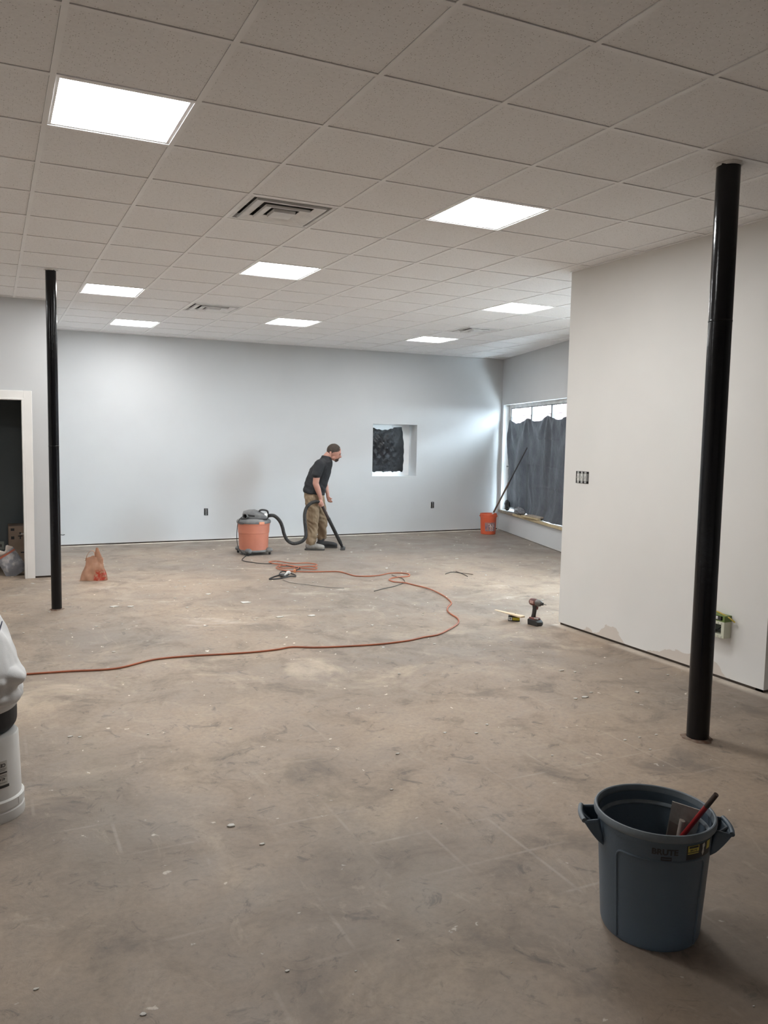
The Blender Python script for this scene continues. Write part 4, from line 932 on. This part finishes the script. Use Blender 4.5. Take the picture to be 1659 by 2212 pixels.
capsule(b, (.112, -.045, .602), (.118, .05, .604), .050, .050); capsule(b, (.06, -.085, .585), (-.12, -.10, .58), .035, .045)     # fold bunched above the waistband
for sh_, el_, wr_ in (((-.09, .32, .90), (-.08, .52, .70), (-.27, .65, .61)), ((-.34, .12, .90), (-.54, .26, .70), (-.525, .48, .61))): chain(b, [((-.19, .23, .93), .095), (sh_, .088), (el_, .070), (wr_, .048)])
def swf(c):
    g_ = .020 * mnoise.fractal(Vector((c.x * 6, c.y * 6, c.z * 4 + 3)), 1, 2, 3)
    return g_ + .012 * math.sin(c.z * 42 + 8 * mnoise.noise(Vector((c.x * 4, c.y * 4, c.z * 2)))) * max(0, min(1, (.74 - c.z) * 6))
sweat = fuse(b, 'sweatshirt', M_SWEAT, sp, .008, 6, disp=swf)
b = MB(); loft(b, [(-.005, .05, .462, .130, .158, .06), (-.005, .05, .472, .139, .164, .06), (-.004, .052, .505, .143, .168, .04), (-.003, .055, .520, .136, .160, 0)], seg=40); fuse(b, 'waistband', M_SWEAT, sweat, .007, 3)
# printed lettering high on the back, draped onto the sweatshirt surface
v_, f_ = text_polys('W', .11, .0, 1.0)
lm = bpy.data.meshes.new('print'); pos = []
from mathutils.bvhtree import BVHTree
bv = BVHTree.FromPolygons([v.co.copy() for v in sweat.data.vertices], [tuple(p.vertices) for p in sweat.data.polygons])
bmx = bmesh.new(); vv = [bmx.verts.new((x, y, 0)) for x, y in v_]
for f in f_:
    try: bmx.faces.new([vv[k] for k in f])
    except ValueError: pass
bmesh.ops.subdivide_edges(bmx, edges=bmx.edges[:], cuts=2, use_grid_fill=True); bmesh.ops.triangulate(bmx, faces=bmx.faces[:])
ctr, xa, ya = Vector((.045, -.5, .815)), Vector((.80, .25, -.45)).normalized(), Vector((.30, .0, .95)).normalized()
for v in bmx.verts:
    p = ctr + xa * v.co.x * .62 + ya * v.co.y; hit = bv.ray_cast(p, Vector((0, 1, 0)))
    v.co = hit[0] + hit[1] * .002 if hit[0] else Vector((0, -9, 0))
bmesh.ops.delete(bmx, geom=[v for v in bmx.verts if v.co.y < -5], context='VERTS'); bmx.to_mesh(lm); bmx.free()
lm.materials.append(mat('navy_print', (0.05, 0.055, 0.09), 0.7)); link(bpy.data.objects.new('lettering', lm), sweat)
b = MB(); loft(b, [(-.012, .05, .372, .122, .150, 0), (-.006, .05, .40, .134, .160, 0), (-.005, .05, .46, .134, .160, 0), (-.005, .055, .53, .128, .155, 0)])
for kn, an in (((-.06, .46, .49), (-.10, .52, .10)), ((-.40, .30, .49), (-.46, .40, .10))): chain(b, [((HIP + (Vector(kn) - HIP) * .2), .095), (kn, .078), (an, .062)])
fuse(b, 'trousers', M_JEAN, sp, .008, 4, post=lambda p: Vector((p.x, p.y, max(p.z, .371) if math.hypot(p.x, p.y) < .17 else p.z)))
hb = MB(); hb.sphere((-.395, .405, 1.145), (.094, .098, .108), seg=20, rings=14); fuse(hb, 'hair', M_HAIR, sp, .007, 3)
for an in ((-.10, .52), (-.46, .40)):
    b = MB(); chain(b, [((an[0], an[1], .055), .05), ((an[0] - .06, an[1] + .08, .05), .047), ((an[0] - .11, an[1] + .145, .042), .04)]); capsule(b, (an[0], an[1], .06), (an[0], an[1], .11), .05, .052)
    fuse(b, 'boot', M_BOOT, sp, .007, 4, post=lambda p: Vector((p.x, p.y, max(p.z, .003))))

# ------------------------------------------------------------------ orange bucket with a pole in it
M_OB = mat('orange_bucket_plastic', (0.66, 0.115, 0.045), 0.42, c2=(0.58, 0.10, 0.04), scale=4)
OX, OY = 8.035, 12.03
ob = thing('orange_bucket', 'orange plastic bucket in the far right corner with a pole in it', 'bucket', (OX, OY, 0))
MB().lathe([(0, .002), (.126, .0), (.131, .006), (.143, .300), (.149, .302), (.149, .318), (.146, .320), (.146, .334), (.150, .337), (.150, .362), (.147, .368), (.143, .366), (.138, .33), (.122, .012), (0, .012)], 44).build('body', M_OB, ob, smooth=35)
ca = math.atan2(-OY, -OX)
bail = [(.150 * math.cos(ca + s_ * 1.45), .150 * math.sin(ca + s_ * 1.45), .326) for s_ in (-1, 1)]
mid = [Vector(bail[0]).lerp(Vector(bail[1]), k) for k in (0, .08, .3, .5, .7, .92, 1)]
outd = Vector((math.cos(ca + math.pi), math.sin(ca + math.pi), 0))
MB().tube(spline([tuple(m_ + Vector((0, 0, -1)) * (.19 * math.sin(math.pi * k)) + outd * (.16 * math.sin(math.pi * k) ** .6) + (m_ - Vector((0, 0, .326))).normalized() * .012) for m_, k in zip(mid, (0, .08, .3, .5, .7, .92, 1))], 6), .0028, 6).build('bail_handle', M_ZINC, ob, smooth=60)
for p in bail: MB().sphere(p, .012, seg=10, rings=6).build('handle_ear', M_OB, ob, smooth=60)
ro = lambda z: .131 + .0402 * z + .0010
lb0, lb1 = ca - .42, ca + 1.05
lb = MB().grid(lambda u, v: (ro(.06 + .155 * v) * math.cos(lb0 + (lb1 - lb0) * u), ro(.06 + .155 * v) * math.sin(lb0 + (lb1 - lb0) * u), .06 + .155 * v), 20, 4).build('label', mat('grey_orange_label', (0.42, 0.20, 0.17), 0.5, c2=(0.20, 0.19, 0.24), scale=22, lo=.42, hi=.62), ob, smooth=60)
pr = MB(); ro2 = lambda z: ro(z) + .0008
for pts in ([(-.02, .185), (.0, .19), (.02, .175), (.022, .15), (.0, .145)], [(.035, .185), (.03, .145), (.055, .15)], [(.02, .13), (.03, .105), (.06, .10), (.075, .125), (.05, .135), (.02, .13)], [(.02, .10), (.02, .075), (.05, .068), (.08, .085)], [(.07, .19), (.075, .15), (.10, .155)]):
    pr.tube(spline([(ro2(z) * math.cos(ca + .12 + x / .14), ro2(z) * math.sin(ca + .12 + x / .14), z) for x, z in pts], 5), .0045, 6)
pr.build('white_script', mat('white_print', (0.72, 0.62, 0.58), 0.5), lb, smooth=60)
MB().tube([(ro2(.10) * math.cos(ca - .30), ro2(.10) * math.sin(ca - .30), .10), (ro2(.14) * math.cos(ca - .28), ro2(.14) * math.sin(ca - .28), .145)], .010, 6, flat=.4).build('blue_figure', mat('blue_print', (0.06, 0.07, 0.22), 0.5), lb)
def wloc(t_, d_, z_): p = RA + RT * t_ + RN * d_; return Vector((p.x, p.y, z_))
tip = wloc(1.28, .055, 1.555); foot = Vector((OX - .07, OY + .045, .022)); ax_ = tip - foot
def pp(k): return tuple(foot + ax_ * k)
po = thing('pole', 'brown extension pole leaning from the orange bucket onto the polythene', 'pole', tuple(foot)); sh = Matrix.Translation(-foot)
MB().tube([pp(0), pp(.04), pp(.245), pp(.25)], [.016, .017, .016, .014], 12, mx=sh).build('ferrule', mat('pale_metal_ferrule', (0.70, 0.69, 0.66), 0.35, 0.3), po, smooth=40)
MB().tube([pp(.245), pp(.60), pp(.605)], [.0155, .0155, .012], 12, mx=sh).build('outer_tube', mat('brown_fibreglass', (0.10, 0.065, 0.045), 0.5), po, smooth=40)
MB().tube([pp(.60), pp(.995), pp(1)], [.0105, .0105, .008], 12, mx=sh).build('inner_tube', mat('dark_inner_tube', (0.035, 0.03, 0.03), 0.45), po, smooth=40)

# ------------------------------------------------------------------ impact driver, spare battery and timber shim
M_DRED = mat('faded_red_tool_plastic', (0.17, 0.045, 0.035), 0.5, c2=(0.10, 0.035, 0.03), scale=20); M_DBLK = mat('black_tool_rubber', (0.022, 0.021, 0.021), 0.6, c2=(0.04, 0.038, 0.036), scale=18)
M_DGRY = mat('grey_gear_case', (0.16, 0.15, 0.14), 0.4, .4)
dr = thing('impact_driver', 'red and black cordless impact driver standing on its battery', 'drill', (4.466, 5.872, 0), math.radians(-80))
poly = [(-.062, 0), (.050, 0), (.058, .010), (.058, .034), (.035, .052), (-.058, .056), (-.066, .045)]
MB().prism([(x, z) for x, z in poly], -.039, .039, basis((1, 0, 0), (0, 0, 1), (0, -1, 0))).build('battery', M_DBLK, dr, bevel=.005)
MB().box((-.012, 0, .062), (.095, .066, .018), taper=.85).build('foot', M_DRED, dr, bevel=.005)
fuse_b = MB(); chain(fuse_b, [((-.030, 0, .062), .024), ((-.022, 0, .10), .0205), ((-.014, 0, .15), .022), ((-.010, 0, .185), .030)], flat=((0, 1, 0), .85)); fuse(fuse_b, 'handle', M_DBLK, dr, .003, 3)
hx = basis((0, 1, 0), (0, 0, 1), (1, 0, 0), (0, 0, .208))
MB().lathe([(0, -.072), (.022, -.070), (.032, -.058), (.0345, -.035), (.0345, .004), (.032, .010)], 26, hx).build('motor_housing', M_DRED, dr, smooth=40)
MB().lathe([(.032, .009), (.0325, .030), (.028, .048), (.021, .060), (.016, .064)], 26, hx).build('gear_case', M_DGRY, dr, smooth=40)
ck = MB().lathe([(.016, .062), (.0135, .068), (.0135, .082), (.010, .085)], 18, hx).build('collet', M_DBLK, dr, smooth=40)
MB().lathe([(.0038, .083), (.0038, .118), (.002, .124)], 8, hx).build('bit', M_DGRY, ck)
MB().box((-.025, -.033, .212), (.045, .006, .026)).box((-.025, .033, .212), (.045, .006, .026)).build('nameplate', mat('pink_white_badge', (0.50, 0.32, 0.28), 0.5), dr, bevel=.002)
MB().box((.016, 0, .163), (.014, .018, .034), rot=('Y', .2)).build('trigger', M_DRED, dr, bevel=.004); MB().box((.02, 0, .185), (.016, .05, .010)).build('direction_switch', M_DBLK, dr, bevel=.002)
MB().box((.034, -.030, .070), (.05, .004, .012)).build('belt_clip', M_ZINC, dr, bevel=.001)
bt = thing('tool_battery', 'black tool battery with a yellow label under the timber shim', 'battery', (4.372, 6.072, 0), math.radians(-34))
MB().box((0, .035, .022), (.108, .085, .044), taper=.94).build('case', M_DBLK, bt, bevel=.004)
MB().box((.018, -.0072, .023), (.064, .003, .026)).build('yellow_label', mat('yellow_label', (0.62, 0.52, 0.03), 0.5), bt); wl = MB().box((-.034, -.0072, .023), (.032, .003, .028)).build('white_label', M_PAPER, bt)
for x_, z_ in ((-.040, .028), (-.032, .028), (-.036, .020)): MB().box((x_, -.0092, z_), (.006, .002, .008)).build('print_mark', M_PRINT, wl)
MB().box((-.01, .02, .049), (.05, .05, .012)).build('terminal_block', M_DBLK, bt, bevel=.002); MB().box((.012, .06, .052), (.008, .012, .026)).build('contact', M_DGRY, bt)
sA, sB = Vector((4.315, 6.30, .064)), Vector((4.372, 5.935, .062)); sd = (sB - sA).normalized(); sn = Vector((0, 0, 1)).cross(sd).normalized()
mb = MB(); vs = []
for c, hw, th in ((sA, .012, .004), (sB - sd * .03, .032, .014), (sB, .024, .014)):
    vs += [c - sn * hw, c + sn * hw, c + sn * hw + Vector((0, 0, th)), c - sn * hw + Vector((0, 0, th))]
mb.add(vs, [(0, 1, 2, 3), (8, 9, 10, 11)] + [(a * 4 + k, a * 4 + (k + 1) % 4, a * 4 + 4 + (k + 1) % 4, a * 4 + 4 + k) for a in range(2) for k in range(4)])
tag(mb.build('timber_shim', mat('pale_cedar', (0.74, 0.60, 0.42), 0.7, c2=(0.66, 0.50, 0.33), scale=16), bevel=.0015), 'pale tapered timber shim resting on the yellow labelled battery', 'shim')

# ------------------------------------------------------------------ carrier bag by the left column
def bag_material():
    m = bpy.data.materials.new('tan_carrier_plastic'); m.use_nodes = True; nt = m.node_tree; N = nt.nodes; L = nt.links
    p = N['Principled BSDF']; tc = N.new('ShaderNodeTexCoord'); v = tc.outputs['Object']; sx = N.new('ShaderNodeSeparateXYZ'); L.new(v, sx.inputs[0])
    n = node_noise(N, L, v, 9, 5, .6); c = node_mix(N, L, node_step(N, L, n, .35, .65), (0.60, 0.35, 0.23), (0.50, 0.28, 0.185))
    k = node_noise(N, L, v, 26, 4, .6)
    mask = node_math(N, L, 'MULTIPLY', node_step(N, L, node_math(N, L, 'ADD', sx.outputs[0], node_math(N, L, 'MULTIPLY', n, .08)), .05, .075), node_math(N, L, 'MULTIPLY', node_step(N, L, node_math(N, L, 'ADD', sx.outputs[2], node_math(N, L, 'MULTIPLY', k, .12)), .16, .20, 1, 0), node_step(N, L, k, .36, .56)))
    mask = node_math(N, L, 'MULTIPLY', mask, node_step(N, L, sx.outputs[1], -.02, .02, 1, 0))
    c = node_mix(N, L, mask, c, (0.52, 0.07, 0.035)); L.new(c, p.inputs['Base Color']); p.inputs['Roughness'].default_value = .35
    t = N.new('ShaderNodeBsdfTranslucent'); L.new(c, t.inputs[0]); mx = N.new('ShaderNodeMixShader'); mx.inputs[0].default_value = .35
    L.new(p.outputs[0], mx.inputs[1]); L.new(t.outputs[0], mx.inputs[2]); L.new(mx.outputs[0], N['Material Output'].inputs[0]); return m
M_BAG = bag_material()
bagt = thing('carrier_bag', 'tan plastic carrier bag with red print standing on the floor', 'bag', (1.035, 9.58, 0), -.25)
def bagf(u, v):
    a = 2 * math.pi * u; z = .262 * v
    hw = .150 * (1 - .46 * v) + .004 * math.sin(v * 7); hd = .070 * (1 - .72 * v) + .008
    c_, s_ = math.cos(a), math.sin(a); x = hw * math.copysign(abs(c_) ** .75, c_) + .018 * v; y = hd * math.copysign(abs(s_) ** .75, s_)
    d = .013 * mnoise.fractal(Vector((x * 16, y * 18, z * 9)), 1, 2.1, 4) + .006 * math.sin(x * 75 + 4 * z) * v
    top = (.030 * math.cos(2 * math.pi * (x / .2)) if v > .99 else 0)
    return (x + d * c_ * .6, y + d * (s_ if abs(s_) > .1 else .1), max(.002, z + top * .5 + .006 * mnoise.noise(Vector((x * 20, y * 20, 1)))))
MB().grid(bagf, 72, 30).add([(0, 0, .003)], []).build('bag_body', M_BAG, bagt, smooth=180)
MB().grid(lambda u, v: ((u - .5) * .30, (v - .5) * .12, .003 + .001 * math.sin(u * 9)), 8, 4).build('bag_bottom', M_BAG, bagt)
def strip(pts, wd, name):
    P = spline(pts, 6); mb = MB(); vs = []
    for k, p in enumerate(P): vs += [(p.x, p.y - wd * .5, p.z), (p.x, p.y + wd * .5, p.z)]
    mb.add(vs, [(2 * k, 2 * k + 1, 2 * k + 3, 2 * k + 2) for k in range(len(P) - 1)]); return mb.build(name, M_BAG, bagt, smooth=180, solid=.004)
strip([(-.085, -.01, .225), (-.070, -.01, .275), (-.040, -.01, .325), (-.012, -.01, .340), (.012, -.01, .325), (.022, -.01, .27)], .030, 'handle')
pk = MB(); loft(pk, [(.060, 0, .23, .050, .022, 0), (.052, 0, .28, .036, .018, 0), (.046, 0, .33, .024, .012, 0), (.042, 0, .372, .012, .005, 0)], 18); pk.build('handle', M_BAG, bagt, smooth=60)

# ------------------------------------------------------------------ grey waste bin in the foreground
M_BIN = mat('slate_blue_grey_plastic', (0.085, 0.118, 0.155), 0.45, c2=(0.098, 0.134, 0.172), scale=3, bump=.10, bscale=180)
M_BINR = mat('pale_bin_rim', (0.20, 0.235, 0.265), 0.5, c2=(0.14, 0.17, 0.20), scale=14)  # paler grey for the rim, inner ledge, braces and left grip
bn_ = thing('waste_bin', 'round slate grey waste bin with side handles in the foreground', 'bin', (2.048, 1.992, 0), math.radians(-125))
ru = lambda z: .1635 + .0640 * z
MB().lathe([(0, .006), (.150, .004), (.158, .0), (.1625, .010), (ru(.02), .02), (ru(.372), .372), (.194, .384), (.194, .352), (.1835, .350), (.1555, .016), (0, .014)][:6] + [(ru(.384), .384), (ru(.384) - .006, .40), (.183, .366), (.1775, .356), (.1535, .016), (0, .014)], 72).build('body', M_BIN, bn_, smooth=30)
MB().lathe([(ru(.39) - .001, .392), (.1975, .393), (.2005, .397), (.2015, .405), (.2010, .414), (.198, .4195), (.194, .4205), (.190, .418), (.188, .405), (.183, .366)], 72, closed_ends=False).build('rim', M_BINR, bn_, smooth=40)
MB().lathe([(.183, .367), (.176, .362), (.1745, .357), (.1775, .352)], 72, closed_ends=False).build('inner_ledge', M_BINR, bn_, smooth=40)
pts = []; A_ = math.radians(50)
def bp(a, z, off=.0): return ((ru(z) + off) * math.cos(a), (ru(z) + off) * math.sin(a), z)
for k in range(14): pts.append(bp(-A_ * .97 , .012 + .285 * k / 13))
for k in range(1, 6): th = math.pi / 2 * k / 5; pts.append(bp(-A_ * .97 + .13 * (1 - math.cos(th)), .297 + .026 * math.sin(th)))
for k in range(1, 24): pts.append(bp(-A_ * .97 + .13 + (2 * A_ * .97 - .26) * k / 24, .323))
for k in range(6): th = math.pi / 2 * (1 - k / 5); pts.append(bp(A_ * .97 - .13 * (1 - math.cos(th)), .297 + .026 * math.sin(th)))
for k in range(13, -1, -1): pts.append(bp(A_ * .97, .012 + .285 * k / 13))
MB().tube(pts, .0042, 8).build('panel_ridge', M_BIN, bn_, smooth=60)
def bin_handle(s_):
    c0 = s_ * math.pi / 2; hw = .32; mb = MB()
    def q(u, v):         # v 0 = at the wall, 1 = outer grip; u across
        a = c0 + (u - .5) * 2 * hw * (1 - .22 * v); z = .300 + .080 * v; r_ = ru(.300) - .002 + .066 * v ** .75
        return (r_ * math.cos(a), r_ * math.sin(a), z)
    mb.grid(q, 10, 6)
    for u in (0, 1):     # side webs up to the rim
        def web(k, v, u=u):
            p = Vector(q(u, v)); a = c0 + (u - .5) * 2 * hw * (1 - .1 * v); top = Vector((.196 * math.cos(a), .196 * math.sin(a), .388)); r2 = Vector((ru(.33) * math.cos(a), ru(.33) * math.sin(a), .325))
            b_ = r2.lerp(top, v); return tuple(p.lerp(b_, k))
        mb.grid(web, 4, 6)
    o = mb.build('handle', M_BIN, bn_, smooth=60, solid=.006)
    MB().tube([q(k / 10, 1.0) for k in range(11)], .0085, 10).build('grip', M_BINR if s_ < 0 else M_BIN, o, smooth=60)
    MB().tube([q(.5, .98), tuple(Vector(q(.5, .5)) * .985 + Vector((0, 0, .02)))], .006, 8).build('brace', M_BINR, o, smooth=60)
bin_handle(-1); bin_handle(1)
rt = lambda z: ru(z) + .0012
pr = MB(); v_, f_ = text_polys('BRUTE', .027, .0011, 1.04); wrap(pr, v_, f_, rt, 0.02, .3575); pr.build('lettering', M_PRINT, bn_)
pr = MB()
n_ = 8; wrap(pr, [(.034 * (k / n_ - .5), s_ * .0065) for s_ in (-1, 1) for k in range(n_ + 1)], [(k, k + 1, n_ + 2 + k, n_ + 1 + k) for k in range(n_)], rt, .045, .3355); o = pr.build('logo_plate', M_PRINT, bn_)
pr = MB(); rt2 = lambda z: ru(z) + .0018; wrap(pr, [(.028 * (k / n_ - .5), s_ * .0012) for s_ in (-1, 1) for k in range(n_ + 1)], [(k, k + 1, n_ + 2 + k, n_ + 1 + k) for k in range(n_)], rt2, .045, .3355); pr.build('logo_line', M_BIN, o)
def patch(a0, a1, z0, z1, r_, m, name, par):
    return MB().grid(lambda u, v: (r_(z0 + (z1 - z0) * v) * math.cos(a0 + (a1 - a0) * u), r_(z0 + (z1 - z0) * v) * math.sin(a0 + (a1 - a0) * u), z0 + (z1 - z0) * v), 10, 2).build(name, m, par, smooth=60)
M_YEL = mat('yellow_sticker', (0.60, 0.50, 0.10), 0.5); r3 = lambda z: ru(z) + .0024; r4 = lambda z: ru(z) + .0032
st = patch(.40, 1.02, .330, .3795, rt, M_PRINT, 'sticker', bn_)
patch(.42, .66, .3565, .3785, rt2, M_YEL, 'yellow_block', st); patch(.42, .66, .3500, .3535, rt2, M_YEL, 'yellow_line', st); patch(.88, 1.0, .350, .3785, rt2, M_YEL, 'yellow_block', st)
patch(.44, .64, .3700, .3770, r3, M_PRINT, 'black_band', st)
pr = MB(); v_, f_ = text_polys('BRUTE', .0095, .0003); wrap(pr, v_, f_, r3, .54, .3625); pr.build('sticker_lettering', M_PRINT, st)
pr = MB(); wrap(pr, [(-.006, .018), (.006, .022), (.009, .010), (.004, .004), (.006, -.012), (.0, -.022), (-.006, -.010), (-.003, .002)], [(0, 7, 3, 2, 1), (7, 6, 5, 4, 3)], r3, .77, .357); pr.build('white_figure', M_PAPER, st)
# tools standing in the bin
t1, t2, t3 = Vector((2.161, 2.022, .410)), Vector((2.217, 1.943, .400)), Vector((2.169, 2.062, .200))
e1 = (t2 - t1); e2 = (t3 - t1); en = e1.cross(e2).normalized(); en = en if en.y < 0 else -en
tr = thing('plaster_hawk', 'plaster-smeared rectangular trowel plate standing in the grey bin', 'trowel', tuple(t3))
M_PLW = mat('dried_plaster_on_steel', (0.52, 0.49, 0.44), 0.7, c2=(0.36, 0.33, 0.29), scale=26, lo=.45, hi=.70)
def PQ(a, c, d=0): return t1 + e1 * a + e2 * c + en * d - t3
mb = MB(); mb.add([PQ(0, 0), PQ(1, 0), PQ(1, 1), PQ(0, 1), PQ(0, 0, -.003), PQ(1, 0, -.003), PQ(1, 1, -.003), PQ(0, 1, -.003)], [(0, 1, 2, 3), (7, 6, 5, 4), (0, 4, 5, 1), (1, 5, 6, 2), (2, 6, 7, 3), (3, 7, 4, 0)]); mb.build('plate', M_PLW, tr)
MB().tube([PQ(.46, .26, .008), PQ(.46, .95, .010)], [.011, .012], 10, flat=.8).build('handle_mount', mat('plaster_caked_mount', (0.58, 0.50, 0.44), 0.6), tr, smooth=50)
mb = MB(); mb.add([PQ(.04, .36, .001), PQ(.40, .40, .001), PQ(.40, .98, .001), PQ(.04, .98, .001), PQ(.04, .36, .002), PQ(.40, .40, .002), PQ(.40, .98, .002), PQ(.04, .98, .002)], [(0, 1, 2, 3), (7, 6, 5, 4), (0, 4, 5, 1), (1, 5, 6, 2), (2, 6, 7, 3), (3, 7, 4, 0)]); mb.build('bare_patch', mat('brown_grey_patch', (0.27, 0.225, 0.19), 0.6), tr)
k0, k1 = Vector((2.128, 2.108, .064)), Vector((2.203, 1.872, .492)); kd = k1 - k0
rs = thing('red_stick', 'red painted stick with a dark tip leaning in the grey bin', 'stick', tuple(k0)); sh = Matrix.Translation(-k0)
MB().tube([tuple(k0), tuple(k0 + kd * .87)], .0085, 8, mx=sh).build('shaft', mat('red_paint', (0.36, 0.020, 0.022), 0.4, c2=(0.28, 0.018, 0.02)), rs, smooth=50)
MB().tube([tuple(k0 + kd * .87), tuple(k1)], [.009, .0085], 8, mx=sh).build('tip', mat('dark_brown_tip', (0.07, 0.045, 0.035), 0.6), rs, smooth=50)

# ------------------------------------------------------------------ things in the dark doorway
M_CARD = mat('dim_cardboard', (0.34, 0.25, 0.19), 0.8, c2=(0.28, 0.205, 0.155), scale=6)
cb = thing('cardboard_box', 'cardboard box with black printed marks standing in the dark room', 'box', (.40, 10.72, 0))
MB().box((0, 0, .27), (.46, .34, .54)).build('carton', M_CARD, cb, bevel=.004)
for x_, z_, a_, b_ in ((-.185, .50, .04, .03), (-.185, .40, .035, .035), (-.10, .42, .05, .012), (-.10, .405, .012, .045), (-.10, .455, .02, .02), (-.15, .14, .05, .04), (-.06, .22, .08, .012)):
    MB().box((x_, -.1715, z_), (a_, .003, b_)).build('printed_mark', M_PRINT, cb)
MB().box((-.07, -.1715, .445), (.05, .003, .014)).build('paper_label', M_PAPER, cb)
def sack(u, v):
    x = -.12 + .24 * u; z = .30 * v; bul = .05 * math.sin(math.pi * u) ** .7 * math.sin(math.pi * min(1, v * .9 + .08)) ** .7
    x += .05 * (v - .5) * (.6 if u < .5 else 0); n_ = .012 * mnoise.fractal(Vector((u * 4, v * 4, 2)), 1, 2, 3)
    return (x, -bul + n_, z)
M_SACK = mat('grey_blue_paper_sack', (0.24, 0.245, 0.27), 0.7, c2=(0.50, 0.48, 0.48), scale=13, lo=.50, hi=.66)
sk = thing('paper_sack', 'crumpled grey paper sack with torn white top inside the doorway', 'sack', (.265, 10.17, 0))
rotm = Matrix.Translation((0, 0, .02)) @ Matrix.Rotation(-.55, 4, 'Y')
MB().grid(sack, 18, 18, rotm).grid(lambda u, v: (sack(u, v)[0], -sack(u, v)[1] + .02, sack(u, v)[2]), 18, 18, rotm).build('sack_body', M_SACK, sk, smooth=60)
MB().grid(lambda u, v: (-.155 + .27 * u, -.012 + .02 * math.sin(u * 9), .285 + v * (.05 + .025 * math.sin(u * 17))), 16, 3, rotm).build('torn_top', mat('torn_white_paper', (0.62, 0.54, 0.48), 0.8), sk, smooth=60, solid=.003)
MB().grid(lambda u, v: (-.15 + .27 * u, -.030 - .02 * math.sin(math.pi * u), .262 + .022 * v), 12, 2, rotm).build('red_band', mat('dull_red_band', (0.40, 0.12, 0.07), 0.7), sk, solid=.002)
tp = thing('outlet_plate', 'pale outlet plate low on the charcoal wall inside the doorway', 'outlet', (.055, 10.988, .255))
MB().box((0, 0, 0), (.14, .008, .105)).build('cover_plate', mat('dim_ivory_plate', (0.42, 0.46, 0.42), 0.5), tp, bevel=.003); MB().box((.0, -.006, .0), (.085, .006, .035)).build('receptacle', M_VGREY, tp, bevel=.002)

# ------------------------------------------------------------------ loose paint chips and plaster crumbs on the floor
random.seed(21); ch = MB()
def chip(x, y, r):
    n_ = random.randint(4, 6); a0 = random.random() * 6.28; st_ = random.uniform(.4, 1)
    ch.prism([(x + r * random.uniform(.5, 1) * math.cos(a0 + 6.283 * k / n_), y + r * st_ * random.uniform(.5, 1) * math.sin(a0 + 6.283 * k / n_)) for k in range(n_)], .0005, .0005 + min(.006, r * .25))
for k in range(420):
    y = random.uniform(1.5, 12.2) if k % 3 else random.uniform(6.2, 9.6); x = random.uniform(-.2, 8.0) if y > 5.9 else random.uniform(-.2, 4.6)
    if RN.dot(Vector((x, y))) > RD - .2 or (x < .8 and y > 9.7) or (Vector((x, y)) - Vector((2.05, 1.99))).length < .3: continue
    chip(x, y, random.choice((.004, .006, .007, .010, .014)) * (1 + .05 * y))
for x, y, r in ((3.5, 4.05, .03), (3.9, 4.0, .025), (3.75, 4.6, .035), (.9, 3.25, .025), (1.7, 3.3, .014), (5.9, 9.6, .03), (4.6, 9.2, .03), (1.05, 8.0, .06), (1.2, 7.95, .05), (2.3, 7.75, .07), (2.7, 6.95, .05), (2.4, 7.0, .05), (2.05, 8.3, .05)): chip(x, y, r)
tag(ch.build('paint_chips', mat('pale_paint_chips', (0.70, 0.68, 0.64), 0.8, c2=(0.55, 0.52, 0.47), scale=3)), 'pale paint chips and plaster crumbs scattered over the concrete floor', 'debris', kind='stuff')
